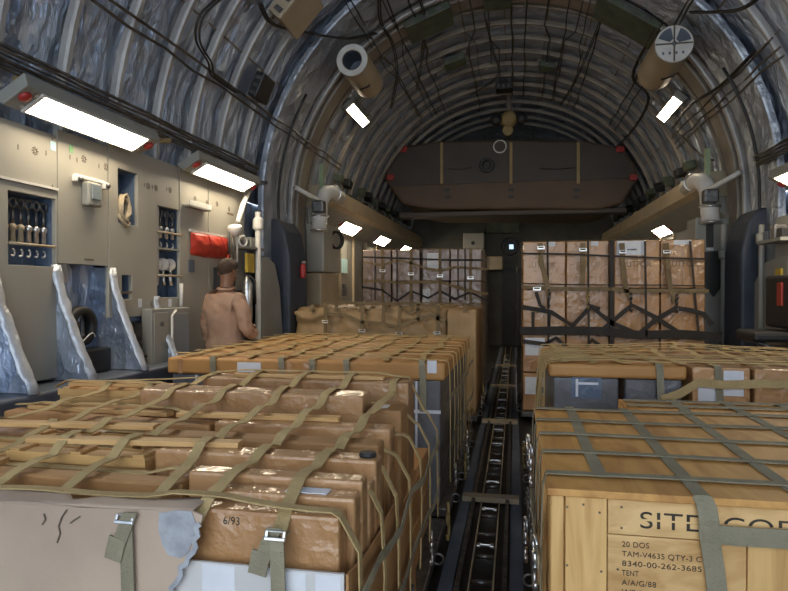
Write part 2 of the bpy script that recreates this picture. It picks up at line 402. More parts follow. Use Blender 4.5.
# ================================================================== LAMPS
def lamp(name_label, c, ln, w, roll, group, knobs=True):
    """fluorescent fixture along Y; roll = tilt of the diffuser's normal away from straight down, towards +X if positive"""
    c = Vector(c); t = thing('fluorescent_lamp', name_label, 'lamp', c, group)
    a = roll; T = Matrix.Translation(c) @ Matrix.Rotation(-a, 4, 'Y')
    m = MB()
    e = .14 if knobs else .03
    prof = [(-w * .62, .0), (-w * .75, .075), (w * .75, .075), (w * .62, .0)]
    poly = [T @ Vector((x, -ln / 2 - e, z)) for x, z in prof]
    d = T.to_3x3() @ Vector((0, ln + 2 * e, 0))
    m.prism(poly, d); m.build('housing', 'panel2', t, bevel=.008)
    fr = MB()
    for (x0, x1, y0, y1) in ((-w * .56, -w * .5, -ln / 2, ln / 2), (w * .5, w * .56, -ln / 2, ln / 2), (-w * .56, w * .56, -ln / 2 - .02, -ln / 2), (-w * .56, w * .56, ln / 2, ln / 2 + .02)):
        fr.box(x0, x1, y0, y1, -.016, .004, T)
    fr.build('frame', 'white', t)
    MB().box(-w * .5, w * .5, -ln / 2, ln / 2, -.012, -.002, T).build('diffuser', 'lamp', t)
    if knobs:
        for s in (-1, 1):
            q = T @ Vector((w * .12, s * (ln / 2 + .085), 0)); ax = T.to_3x3() @ Vector((0, 0, -1))
            k = MB(); k.lathe(q, ax, [(.0, -.01), (.036, -.01), (.036, .012), (.026, .022), (0, .022)], 16); k.build('knob', 'redk', t, smooth=True)
            for dx in (-.05, .06):
                q = T @ Vector((dx, s * (ln / 2 + .045), 0)); k = MB(); k.lathe(q, ax, [(.011, 0), (.011, .01), (0, .012)], 10); k.build('screw', 'steel', t)
    return t
GL = 'side wall lamps'
lamp('long lit lamp on the left wall above the tool recess, largest and nearest of all', (-2.52, 3.56, 2.56), 1.0, .15, math.radians(30), GL)
lamp('lit lamp on the left wall above the red bag, second nearest on that side', (-2.53, 5.45, 2.56), 1.0, .15, math.radians(30), GL)
lamp('lit lamp under the left beam beyond the duct elbow, above the dark coiled hose', (-2.55, 9.95, 2.52), 1.0, .20, math.radians(40), GL)
lamp('lit lamp under the left beam, middle one of the three beyond the duct elbow', (-2.55, 12.55, 2.52), 1.0, .20, math.radians(40), GL)
lamp('lit lamp under the left beam, furthest and smallest of the three', (-2.55, 15.3, 2.52), 1.0, .20, math.radians(40), GL)
lamp('lit lamp on the right wall cut by the picture edge, above the black seat', (2.50, 5.60, 2.47), 1.0, .16, math.radians(-30), GL)
lamp('lit lamp under the right beam above the tall wall of cartons', (2.60, 11.2, 2.50), .9, .18, math.radians(-40), GL)
ta = math.radians(53)
lamp('lit lamp on the left side of the arched ceiling below the open tan cylinder', (-2.56 * math.sin(ta) - .10, 8.95, ZC + 2.56 * math.cos(ta) + .05), .95, .13, ta * .75, 'arch lamps', False)
lamp('lit lamp on the right side of the arched ceiling below the capped tan cylinder', (2.56 * math.sin(ta) + .17, 9.05, ZC + 2.56 * math.cos(ta) - .07), .95, .13, -ta * .75, 'arch lamps', False)
# ================================================================== LEFT WALL
XW = -2.68
def WL(x, y): p = atX(x, y, XW); return p.y, p.z
def rect(xa, ya, xb, yb):
    y0, z1 = WL(xa, ya); y1, z0 = WL(xb, yb); return (y0, y1, min(z0, z1), max(z0, z1))
def screw_row(t, ys, zs):
    m = MB()
    for y in ys:
        for z in zs: m.lathe((XW - .0005, y, z), (1, 0, 0), [(.006, 0), (.006, .002), (0, .003)], 8)
    m.build('screws', 'mark', t)
def target_mark(t, y, z):
    m = MB()
    for i in range(8):
        a = i * PI / 4
        T = Matrix.Translation((XW + .001, y, z)) @ Matrix.Rotation(a, 4, 'X')
        m.box(-.001, .001, .016, .026, -.0035, .0035, T)
    m.ring((XW + .001, y, z), (1, 0, 0), .011, .0022, 12, 4)
    m.build('tie_down_marking', 'mark', t)
def dash(t, y, z, h=.03): bx(XW - .001, XW + .0015, y - .003, y + .003, z - h / 2, z + h / 2).build('dash_marking', 'mark', t)
def place(t, y, z, w, h, m): bx(XW - .001, XW + .002, y - w / 2, y + w / 2, z - h / 2, z + h / 2).build('placard', m, t)
TH = .03
# upper board, nearest
t = thing('wall_board', 'cream upper wall board with a cyan sticker and ring markings under the nearest lamp', 'wall panel', (XW, 3.0, 2.12), 'left wall boards')
panel_mesh(2.45, 3.43, 2.125, 2.47, XW, TH).build('board', 'panel', t, bevel=.004)
bx(XW, XW + .012, 2.5, 3.43, 2.125, 2.14).build('edge_strip', 'white', t)
for x, y in ((18, 147), (46, 153)): dash(t, *WL(x, y))
target_mark(t, *WL(35, 151)); place(t, *WL(53, 146), .045, .055, 'cyan'); screw_row(t, (3.39,), (2.15, 2.44))
# tool board
h = rect(8, 190, 56, 267)
t = thing('wall_board', 'grey-cream wall board with the larger recess holding two rows of hanging chain tensioners', 'wall panel', (XW, 3.2, .95), 'left wall boards')
panel_mesh(2.97, 3.43, .95, 2.122, XW, TH, [h]).build('board', 'panel', t, bevel=.003)
rec = MB(); rec.box(-2.835, -2.825, h[0] - .02, h[1] + .02, h[2] - .02, h[3] + .02)
for b in ((h[0] - .012, h[0], h[2], h[3]), (h[1], h[1] + .012, h[2], h[3]), (h[0], h[1], h[2] - .012, h[2]), (h[0], h[1], h[3], h[3] + .012)): rec.box(-2.83, XW - TH + .001, *b)
rec.build('recess_lining', 'blue', t)
m = MB(); m.tube([(XW + .0, h[0] + .005, h[2] + .125), (XW + .0, h[1] - .01, h[2] + .125)], .009, 8); m.build('retaining_bar', 'tan', t, smooth=True)
def tensioner(y, z, x, L, lab, group, kind=0):
    t = thing('chain_tensioner', lab, 'chain tensioner', (x, y, z - L), group)
    m = MB(); m.ring((x, y, z - .03), (1, 0, 0), .026, .008, 14, 6); m.build('ring', 'dsteel', t, smooth=True)
    m = MB(); m.tube([(x, y, z - .055), (x, y, z - L * .48)], .010, 8); m.build('rod', 'dsteel', t, smooth=True)
    m = MB(); m.lathe((x, y, z - L * .45), (0, 0, -1), [(.008, 0), (.022, .01), (.022, .03), (.014, .04), (.017, L * .3), (.010, L * .33)], 12); m.build('barrel', 'steel' if kind else 'tan', t, smooth=True)
    m = MB(); m.tube([(x, y + .014 * math.sin(a), z - L * .88 - .025 + .02 * math.cos(a)) for a in [i * .5 for i in range(9)]], .006, 6); m.build('hook', 'steel', t, smooth=True)
    return t
for i in range(6):
    y = h[0] + .035 + (h[1] - h[0] - .07) * i / 5
    tensioner(y, h[3] - .025, -2.74, .34, 'steel chain tensioner hanging in the larger wall recess, %s from its left end' % ('first', 'second', 'third', 'fourth', 'fifth', 'sixth')[i], 'chain tensioners in the larger recess', i > 2)
# board with grey box
t = thing('wall_board', 'cream wall board with a green sticker and the bracket carrying the small grey box', 'wall panel', (XW, 3.65, 1.66), 'left wall boards')
panel_mesh(3.437, 3.925, 1.67, 2.515, XW, TH).build('board', 'panel', t, bevel=.003)
for x, y in ((70, 157), (77, 160), (99, 166)): dash(t, *WL(x, y))
for x, y in ((84, 159), (106, 167)): target_mark(t, *WL(x, y))
place(t, *WL(71, 149), .035, .05, 'gsticker'); bx(XW, XW + .0015, 3.68, 3.77, 1.700, 1.712).build('marking', 'mark', t)
y, z = WL(88, 194)
g = thing('utility_box', 'small grey metal box hung from a white bracket bar beneath the green sticker', 'box', (XW, y, z - .09))
b = bx(XW, XW + .06, y - .07, y + .07, z - .085, z + .075).build('box', 'panel2', g, bevel=.012)
bx(XW + .06, XW + .068, y - .045, y + .045, z - .04, z + .06).build('cover', 'glass', g, bevel=.003)
m = MB(); m.box(XW, XW + .03, y - .15, y + .14, z + .085, z + .11); m.box(XW, XW + .05, y - .16, y - .12, z + .06, z + .10); m.box(XW, XW + .05, y + .11, y + .16, z + .05, z + .10); m.build('bracket_bar', 'white', g, bevel=.006)
for dy in (-.14, .135):
    m = MB(); m.lathe((XW + .04, y + dy, z + .075), (1, 0, 0), [(.02, 0), (.02, .02), (.01, .03), (0, .03)], 10); m.build('clamp_knob', 'dsteel', g)
# narrow cap board + board with shackle recess
h1 = rect(118, 168, 138, 226); h2 = rect(157, 205, 183, 297); h3 = rect(122, 275, 132, 299)
t = thing('wall_board', 'tall cream wall board with a hose opening, a small square hole and the narrow recess', 'wall panel', (XW, 4.3, 1.3), 'left wall boards')
panel_mesh(3.935, 4.87, 1.30, 2.555, XW, TH, [h1, h2, h3]).build('board', 'panel', t, bevel=.003)
for x, y in ((148, 186), (156, 188), (170, 190)): target_mark(t, *WL(x, y)); dash(t, WL(x, y)[0] - .05, WL(x, y)[1])
for hh in (h1, h2, h3):
    rec = MB(); rec.box(-2.835, -2.825, hh[0] - .02, hh[1] + .02, hh[2] - .02, hh[3] + .02)
    for b in ((hh[0] - .012, hh[0], hh[2], hh[3]), (hh[1], hh[1] + .012, hh[2], hh[3]), (hh[0], hh[1], hh[2] - .012, hh[2]), (hh[0], hh[1], hh[3], hh[3] + .012)): rec.box(-2.83, XW - TH + .001, *b)
    rec.build('recess_lining', 'blue', t)
bx(XW - .13, XW - .005, h2[0], h2[1], 1.835, 1.85).build('recess_shelf', 'panel', t)
for z in (1.975, 1.62):
    m = MB(); m.tube([(XW, h2[0] + .01, z), (XW, h2[1] - .01, z)], .009, 8); m.build('retaining_bar', 'tan', t, smooth=True)
for x, y in ((121, 304), (152, 304)): target_mark(t, *WL(x, y))
for x, y in ((140, 303), (170, 303)): place(t, *WL(x, y), .045, .065, 'paper')
bx(XW, XW + .0015, *[v for v in (4.05, 4.20)], 1.475, 1.49).build('marking', 'mark', t)
for i in range(4):
    y = h2[0] + .05 + (h2[1] - h2[0] - .12) * i / 3
    tensioner(y, h2[3] - .02, -2.74, .30, 'steel chain tensioner in the upper half of the narrow recess, %s from its left' % ('first', 'second', 'third', 'fourth')[i], 'chain tensioners in the narrow recess', 1)
for i in range(3):
    y = h2[0] + .08 + .105 * i
    t = thing('white_disc_hook', 'white-headed hook in the lower half of the narrow recess, %s from its left' % ('first', 'second', 'third')[i], 'hook', (-2.74, y, 1.53), 'white-headed hooks')
    m = MB(); m.lathe((-2.75, y, 1.715), Vector((.75, -.6, 0)), [(0, 0), (.05, 0), (.055, .012), (.045, .02), (0, .022)], 18); m.build('disc', 'white', t, smooth=True)
    m = MB(); m.tube([(-2.74, y, 1.665), (-2.735, y - .01, 1.60), (-2.72, y - .02, 1.54)], .014, 8); m.build('shank', 'steel', t, smooth=True)
y, z = WL(122, 208)
m = MB()
pts = []
for i in range(70):
    a = i * .62; pts.append((XW - .02 + .0006 * i, y + .02 + (.055 + .012 * math.sin(i * 1.7)) * math.cos(a), z + (.085 + .02 * math.cos(i * .9)) * math.sin(a)))
m.tube(pts, .011, 6); m.tube([(XW, y - .05, z - .06), (XW + .01, y + .04, z - .13), (XW - .01, y + .1, z - .1)], .014, 6)
tag(m.build('coiled_hose', 'tan', smooth=True), 'coiled beige hose stuffed into the blue-lined opening of the wall board', 'hose')
# boards either side of the red bag
t = thing('wall_board', 'cream wall board with a small grey tray behind the left half of the red bag', 'wall panel', (XW, 5.1, .6), 'left wall boards')
panel_mesh(4.885, 5.385, .6, 2.56, XW, TH).build('board', 'panel', t, bevel=.003)
for x, y in ((195, 199), (207, 203)): target_mark(t, *WL(x, y))
bx(XW, XW + .07, 4.93, 5.32, 2.225, 2.245).build('tray', 'panel2', t, bevel=.004)
bx(XW + .062, XW + .07, 4.93, 5.32, 2.24, 2.285).build('tray_lip', 'white', t)
bx(XW, XW + .008, 5.02, 5.12, 1.66, 1.77).build('dark_cover', 'ledge', t)
t = thing('wall_board', 'cream wall board with three ring markings behind the right half of the red bag', 'wall panel', (XW, 5.7, .6), 'left wall boards')
panel_mesh(5.40, 6.17, .6, 2.56, XW, TH).build('board', 'panel', t, bevel=.003)
for x, y in ((217, 204), (229, 209), (240, 213)): target_mark(t, *WL(x, y))
bx(XW, XW + .0015, 5.78, 5.92, 2.26, 2.28).build('marking', 'mark', t)
# red bag, slightly sagging, held by two straps
t = thing('red_bag', 'bright red vinyl bag strapped flat against the left wall boards', 'bag', (XW, 5.25, 1.80))
b0, b1 = WL(190, 232)[0], WL(228, 234)[0]
def bag(u, v):
    y = b0 + (b1 - b0) * u; z = 1.815 + .205 * v; e = (math.sin(PI * min(max(u, .0), 1)) ** .35) * (math.sin(PI * v) ** .4)
    return Vector((XW + .005 + .075 * e + .012 * noise.noise(Vector((u * 9, v * 4, 2))), y, z - .012 * math.sin(PI * u) * (1 - v)))
grid_mesh(bag, [i / 30 for i in range(31)], [i / 14 for i in range(15)]).build('pouch', 'red', t, smooth=True)
bx(XW, XW + .012, b0 - .02, b1 + .02, 2.02, 2.04).build('hanging_rail', 'white', t)
for u in (.32, .66):
    MB().ribbon([bag(u, v) + Vector((.006, 0, 0)) for v in [i / 12 for i in range(13)]], .022, side=(0, 1, 0)).build('strap', 'redk', t)
# foil-wrapped gussets of the lower wall and the openings
for i, y in enumerate((2.93, 3.42, 3.97, 4.52)):
    t = thing('foil_gusset', 'silver foil-wrapped curved frame foot %s' % ('at the picture edge left of the tool board', 'left of the black ring under the grey box', 'right of the black ring', 'beside the dark rack below the small hole')[i], 'frame foot', (-2.7, y, .93), 'foil frame feet')
    zt = 1.66 if i < 3 else 1.45
    poly = [(-2.83, y, .935)]; 
    cur = []
    for k in range(13):
        u = k / 12; cur.append(Vector((-2.70 + (.27 if i < 3 else .20) * (1 - u) ** 1.35 + .006 * noise.noise(Vector((k * .8, i * 5, 1))), y, .935 + (zt - .935) * u)))
    poly += cur + [(-2.83, y, zt)]
    MB().prism(poly, (0, .02, 0)).build('web', 'foil', t)
    def fl_pt(k, v, cur=cur, i=i):
        q = noise.noise(Vector((k * .7, v * 3, i * 4)))
        return cur[k] + Vector((.012 + .02 * (1 - (2 * v - 1) ** 2) + .014 * q, -.035 + .085 * v + .01 * q, 0))
    fl = grid_mesh(fl_pt, list(range(13)), [0, .25, .5, .75, 1])
    fo = fl.build('flange', 'foilw', t, smooth=True); s = fo.modifiers.new('s', 'SOLIDIFY'); s.thickness = .012
struct('trim_%d' % ti, bx(-2.84, -2.83, 2.4, 4.9, .93, 1.68), 'foil'); ti += 1
y, z = atX(86, 326, -2.66).yz
t = thing('cable_drum', 'black ring of cable mounted in the foil-lined opening below the grey box', 'cable drum', (-2.76, y, z - .15))
m = MB(); m.lathe((-2.73, y, z), (1, 0, 0), [(.075, 0), (.125, 0), (.135, .02), (.13, .06), (.085, .065), (.075, .04), (.075, 0)], 30); m.build('ring', 'dark', t, smooth=True)
m = MB(); m.lathe((-2.70, y + .01, z - .07), (0, 0, 1), [(.022, 0), (.02, .04), (.006, .14), (0, .145)], 12); m.build('spike', 'dsteel', t, smooth=True)
m = MB(); m.tube([(-2.66, y + .09 * math.cos(a), z - .08 + .03 * math.sin(a * 2)) for a in [k * .4 for k in range(9)]], .004, 6); m.build('wire', 'white', t)
m = MB(); m.tube([(-2.83, y, z), (-2.70, y, z)], .03, 10); m.build('axle', 'dsteel', t)
tag(bx(-2.80, -2.64, y - .10, y + .24, .935, 1.10).build('dark_crate', 'dark', bevel=.015), 'black box on the ledge under the black ring of cable', 'box')
y, z = WL(130, 342)
t = thing('dark_rack', 'black open rack with upright bars under the small square hole of the left wall', 'rack', (-2.7, y, 1.0))
rk = MB(); rk.box(-2.80, -2.62, y - .2, y + .2, .985, 1.0); rk.box(-2.80, -2.79, y - .2, y + .2, .985, 1.25); rk.build('tray', 'dark', t)
for k in range(4): bx(-2.79, -2.62, y - .19 + .125 * k, y - .185 + .125 * k, 1.0, 1.25).build('divider', 'dsteel', t)
bx(-2.76, -2.70, y + .02, y + .19, 1.25, 1.33).build('blue_cushion', 'blue', t, bevel=.02)
# glazed cabinet left of the man
t = thing('wall_cabinet', 'grey metal cabinet with a pale glazed side panel left of the man', 'cabinet', (-2.58, 4.6, .6))
q = atX(152, 309, -2.58); y0, z1 = q.y, q.z; y1 = atX(190, 330, -2.58).y
bx(-2.672, -2.58, y0, y1, .6, z1).build('body', 'panel2', t, bevel=.01)
bx(-2.58, -2.573, y0 + .02, y0 + .22, .75, z1 - .03).build('left_door', 'panel', t, bevel=.003)
bx(-2.58, -2.57, y0 + .28, y1 - .03, .75, z1 - .05).build('glazed_door', 'glass', t, bevel=.003)
m = MB(); m.tube([(-2.56, y0 + .25, .8), (-2.56, y0 + .25, z1 - .06), (-2.56, y0 + .31, z1 - .02)], .011, 8); m.build('handle_tube', 'white', t, smooth=True)
m = MB(); m.lathe((-2.58, y0 + .12, z1 - .12), (1, 0, 0), [(.02, 0), (.02, .02), (0, .025)], 12); m.build('latch', 'dsteel', t)
m = MB(); m.tube([(-2.65, y1 - .02, z1), (-2.65, y1 - .02, z1 + .2)], .016, 8)
tag(m.build('white_post', 'white', smooth=True), 'short white upright tube just left of the man against the wall board', 'post')
# ------- cluster right of the boards, up to the wide frame
def ptl(x, y, X): return atX(x, y, X)
t = thing('oxygen_regulator', 'white valve head with ring handle and slanting pipe above the man', 'valve', ptl(235, 235, -2.62))
m = MB(); m.tube([ptl(250, 188, -2.62), ptl(243, 205, -2.6), ptl(238, 222, -2.58)], .028, 10); m.build('supply_pipe', 'white', t, smooth=True)
m = MB(); m.lathe(ptl(235, 228, -2.58), (0, .2, -1), [(0, -.04), (.06, -.03), (.075, .0), (.05, .05), (.03, .08), (0, .08)], 14); m.build('valve_head', 'white', t, smooth=True)
m = MB(); m.ring(ptl(243, 241, -2.55), (1, -.5, 0), .05, .011, 18, 6); m.build('ring_handle', 'white', t, smooth=True)
for k in range(3):
    m = MB(); m.tube([ptl(229 + 4 * k, 232, -2.6), ptl(229 + 4 * k, 262 + 5 * (k % 2), -2.6)], .012, 8); m.build('hose', ('dark', 'dsteel', 'white')[k], t, smooth=True)
t = thing('control_box', 'dark control box with red wires hanging below the red bag beside the man', 'control box', ptl(222, 275, -2.64))
p = ptl(222, 275, -2.66); bx(-2.68, -2.59, p.y - .14, p.y + .16, p.z - .22, p.z + .07).build('body', 'dark', t, bevel=.01)
m = MB(); m.tube([(-2.6, p.y, p.z + .07), (-2.6, p.y + .01, p.z + .2)], .012, 6); m.build('red_wire', 'red', t)
m = MB(); m.tube([(-2.6, p.y + .08, p.z + .07), (-2.61, p.y + .07, p.z + .2)], .014, 6); m.build('tan_wire', 'tan', t)
t = thing('hand_extinguisher', 'bright steel cylinder bracketed to the wall right of the man', 'cylinder', ptl(247, 300, -2.62))
p = ptl(247, 290, -2.58); m = MB(); m.lathe((p.x, p.y, p.z - .3), (0, 0, 1), [(0, 0), (.05, 0), (.055, .03), (.055, .36), (.03, .42), (.015, .45), (0, .46)], 16); m.build('body', 'steel', t, smooth=True)
m = MB(); m.tube([(p.x + .02, p.y, p.z + .16), (p.x + .07, p.y + .03, p.z + .1), (p.x + .075, p.y + .04, p.z - .15)], .012, 8); m.build('hose', 'dark', t, smooth=True)
bx(-2.68, p.x, p.y - .03, p.y + .03, p.z - .05, p.z + .0).build('bracket', 'dsteel', t)
t = thing('bracket_shelf', 'grey equipment shelf with dark gear on the wall right of the red bag', 'shelf', ptl(248, 245, -2.64))
p = ptl(250, 247, -2.6); bx(-2.70, -2.54, p.y - .22, p.y + .26, p.z - .03, p.z).build('shelf', 'panel2', t, bevel=.005)
for k in range(3): bx(-2.66, -2.57, p.y - .18 + .14 * k, p.y - .07 + .14 * k, p.z, p.z + .07 + .03 * (k % 2)).build('gear', ('dsteel', 'panel2', 'dark')[k], t, bevel=.01)
p = ptl(252, 263, -2.56)
tag(bx(-2.60, -2.57, p.y - .09, p.y + .09, p.z - .10, p.z + .1).build('yellow_card', 'yellow', bevel=.003), 'yellow instruction card on the wall right of the man', 'sign')
p = ptl(258, 240, -2.55)
m = MB(); m.tube([(p.x, p.y, .1), (p.x, p.y, p.z + .3)], .03, 10); m.lathe((p.x, p.y, p.z + .1), (0, 0, 1), [(.035, 0), (.055, .02), (.055, .12), (.035, .14)], 12)
tag(m.build('grey_post', 'white', smooth=False), 'pale upright post with a collar left of the dark blue padded frame', 'post')
poly = [atX(x, y, -2.52) for x, y in ((262, 258), (268, 257), (275, 264), (280, 288), (283, 335), (283, 420), (262, 420))]
tag(MB().prism(poly, (-.05, 0, 0)).build('curved_cover', 'panel2', bevel=.006), 'rounded cream cover plate between the post and the dark blue padded frame', 'cover')
# black rod on each side of the wide frame
for sg, lab in ((-1, 'left'), (1, 'right')):
    pts = []
    for k in range(14):
        t_ = math.radians(60 + 30 * k / 13); pts.append((sg * 2.62 * math.sin(t_), 7.0, ZC + 2.62 * math.cos(t_)))
    pts += [(sg * 2.62, 7.0, 2.3), (sg * 2.64, 6.95, 1.9)] + ([(sg * 2.6, 6.85, 1.6)])
    m = MB(); m.tube(pts, .016, 8)
    tag(m.build('black_hose', 'dark', smooth=True), 'long thin black hose curving down the %s side of the wide silver frame' % lab, 'hose')
# duct elbow on each side, starting the beams
for sg, lab in ((-1, 'left'), (1, 'right')):
    t = thing('duct_elbow', 'pale bent air duct at the near end of the %s beam' % lab, 'duct', (sg * 2.42, 8.2, 2.3), 'duct elbows')
    path = [(sg * 2.36, 8.7, 2.84), (sg * 2.38, 8.35, 2.86), (sg * 2.40, 8.15, 2.82), (sg * 2.43, 8.05, 2.70), (sg * 2.44, 8.03, 2.5), (sg * 2.45, 8.03, 2.30)]
    m = MB(); m.tube(path, .105, 16); m.build('elbow', 'white', t, smooth=True)
    for c_, a_ in (((sg * 2.44, 8.03, 2.5), (0, 0, 1)), ((sg * 2.45, 8.03, 2.31), (0, 0, 1)), ((sg * 2.37, 8.45, 2.86), (0, 1, 0))):
        MB().ring(c_, a_, .11, .016, 18, 6).build('clamp', 'steel', t, smooth=True)
    m = MB(); m.tube([(sg * 2.36, 8.0, 2.66), (sg * 2.62, 7.55, 2.82)], .03, 8); m.build('strut', 'white', t, smooth=True)
    m = MB(); m.box(sg * 2.40 - .08, sg * 2.40 + .08, 7.8, 7.95, 2.52, 2.68); m.build('valve_block', 'dsteel', t, bevel=.02)
    bx(sg * 2.44 - .03, sg * 2.44 + .03, 8.1, 8.16, 2.88, 3.22).build('green_bracket', 'lgreen', t, bevel=.006)
# cabinets under the elbows
t = thing('side_cabinet', 'grey upright cabinet with a dark slot under the right duct elbow', 'cabinet', (2.45, 8.2, 1.2))
bx(2.30, 2.70, 8.1, 8.5, .4, 2.38).build('body', 'panel2', t, bevel=.02)
bx(2.42, 2.50, 8.085, 8.1, 2.02, 2.3).build('slot', 'dark', t)
bx(2.42, 2.50, 8.08, 8.1, 1.98, 2.01).build('label_plate', 'paper', t)
poly = [(2.28, 8.05, 1.95), (2.62, 8.05, 1.98), (2.62, 8.05, 1.6), (2.5, 8.05, 1.42), (2.34, 8.05, 1.62)]
MB().prism(poly, (0, .06, 0)).build('dark_cover', 'dark', t, bevel=.01)
m = MB(); m.tube([(2.50, 7.7, .2), (2.50, 7.7, 2.25)], .035, 10); m.lathe((2.50, 7.7, 1.85), (0, 0, 1), [(.035, 0), (.06, .02), (.06, .1), (.035, .12)], 12)
tag(m.build('upright_pipe', 'panel2', smooth=False), 'grey upright pipe standing between the right cabinet and the dark blue pad', 'pipe')
t = thing('side_cabinet', 'tall cream equipment cabinet under the left duct elbow', 'cabinet', (-2.5, 8.4, 1.2))
bx(-2.68, -2.42, 8.15, 9.0, 1.75, 2.42).build('upper_body', 'panel', t, bevel=.02)
bx(-2.68, -2.46, 8.15, 9.0, .4, 1.74).build('lower_body', 'tan', t, bevel=.02)
m = MB()
for k in range(5): m.ring(atX(335, 240, -2.40) + Vector((.006 * k, .01 * k, 0)), (1, -.6, 0), .12, .014, 20, 6, 1.0)
tag(m.build('coiled_cable', 'dark', smooth=True), 'dark coiled hose hanging on the cream cabinet below the left lamp', 'hose')
p = atX(326, 263, -2.62); m = MB(); m.lathe((-2.66, p.y, p.z), (1, -.35, 0), [(0, 0), (.15, 0), (.16, .02), (.16, .10), (.12, .12), (0, .12)], 20)
tag(m.build('black_reel', 'dark', smooth=False), 'round black reel on the left wall left of the far cartons', 'reel')
p = atX(303, 270, -2.40)
t = thing('fire_extinguisher', 'small red fire extinguisher on the front of the left cabinet', 'fire extinguisher', (p.x, p.y, p.z - .16))
m = MB(); m.lathe((p.x, p.y, p.z - .10), (0, 0, 1), [(0, 0), (.03, 0), (.035, .02), (.035, .15), (.015, .18), (0, .19)], 14); m.build('body', 'redk', t, smooth=True)
m = MB(); m.box(p.x - .015, p.x + .04, p.y - .012, p.y + .012, p.z + .08, p.z + .11); m.build('valve', 'dsteel', t)
p = atX(348, 266, -2.63)
tag(bx(-2.715, -2.68, p.y - .16, p.y + .16, p.z - .12, p.z + .12).build('cyan_notice', 'cyan'), 'pale cyan notice on the far left wall beside the cartons', 'sign')
for k, (x, y) in enumerate(((318, 262), (333, 263), (320, 285), (345, 290))):
    p = atX(x, y, -2.63); m = MB(); m.box(-2.66, -2.62, p.y - .06, p.y + .06, p.z - .1, p.z + .1); m.box(-2.62, -2.60, p.y - .03, p.y + .03, p.z - .03, p.z + .05)
    tag(m.build('switch_box', 'dsteel', bevel=.006), 'small dark fitting on the far left wall', 'fitting', 'dark fittings on the far left wall')
# ------- right wall, near strip
t = thing('crew_seat', 'black padded folding seat with a red belt at the right picture edge', 'seat', (2.35, 5.6, .93))
p = atX(784, 300, 2.45)
bx(2.42, 2.55, p.y - .18, p.y + .35, p.z - .25, p.z + .22).build('backrest', 'dark', t, bevel=.03)
bx(2.15, 2.52, p.y - .18, p.y + .3, p.z - .36, p.z - .27).build('seat_pad', 'dark', t, bevel=.03)
bx(2.405, 2.43, p.y - .06, p.y + .04, p.z - .05, p.z + .15).build('belt', 'red', t, bevel=.005)
m = MB(); m.tube([(2.2, p.y - .12, p.z - .36), (2.46, p.y - .12, .94)], .018, 8); m.build('support_tube', 'dsteel', t, smooth=True)
m = MB(); m.tube([(2.2, p.y + .24, p.z - .36), (2.46, p.y + .24, .94)], .018, 8); m.build('support_tube', 'dsteel', t, smooth=True)
tag(bx(2.62, 2.70, 5.2, 6.6, .95, 2.2).build('wall_board', 'panel2', None, bevel=.006), 'grey wall board behind the black folding seat on the right', 'wall panel')
m = MB(); p = atX(757, 250, 2.5); m.tube([(2.54, p.y, .93), (2.54, p.y, p.z + .25)], .025, 10); m.lathe((2.54, p.y, p.z + .05), (0, 0, 1), [(.03, 0), (.05, .02), (.05, .1), (.03, .12)], 12)
tag(m.build('grey_post', 'panel2'), 'pale slim post right of the dark blue pad on the right wall', 'post')
p = atX(779, 276, 2.55); tag(bx(2.54, 2.56, p.y - .06, p.y + .06, p.z - .07, p.z + .07).build('yellow_card', 'yellow'), 'yellow card on the right wall above the black seat', 'sign')
poly = [atX(x, y, 2.56) for x, y in ((745, 345), (746, 320), (753, 285), (765, 262), (788, 255), (788, 345))]
tag(MB().prism(poly, (.05, 0, 0)).build('curved_cover', 'panel2', bevel=.006), 'rounded grey cover plate under the seat beside the right blue pad', 'cover')
t = thing('equipment_shelf', 'small grey bracket with dark gear above the black seat on the right wall', 'shelf', (2.5, 6.2, 1.9))
p = atX(775, 240, 2.5); bx(2.45, 2.65, p.y - .25, p.y + .3, p.z - .02, p.z + .01).build('shelf', 'panel2', t)
for k in range(3): bx(2.48, 2.6, p.y - .2 + .16 * k, p.y - .08 + .16 * k, p.z + .01, p.z + .1 + .04 * (k == 1)).build('gear', ('dark', 'dsteel', 'ledge')[k], t, bevel=.01)
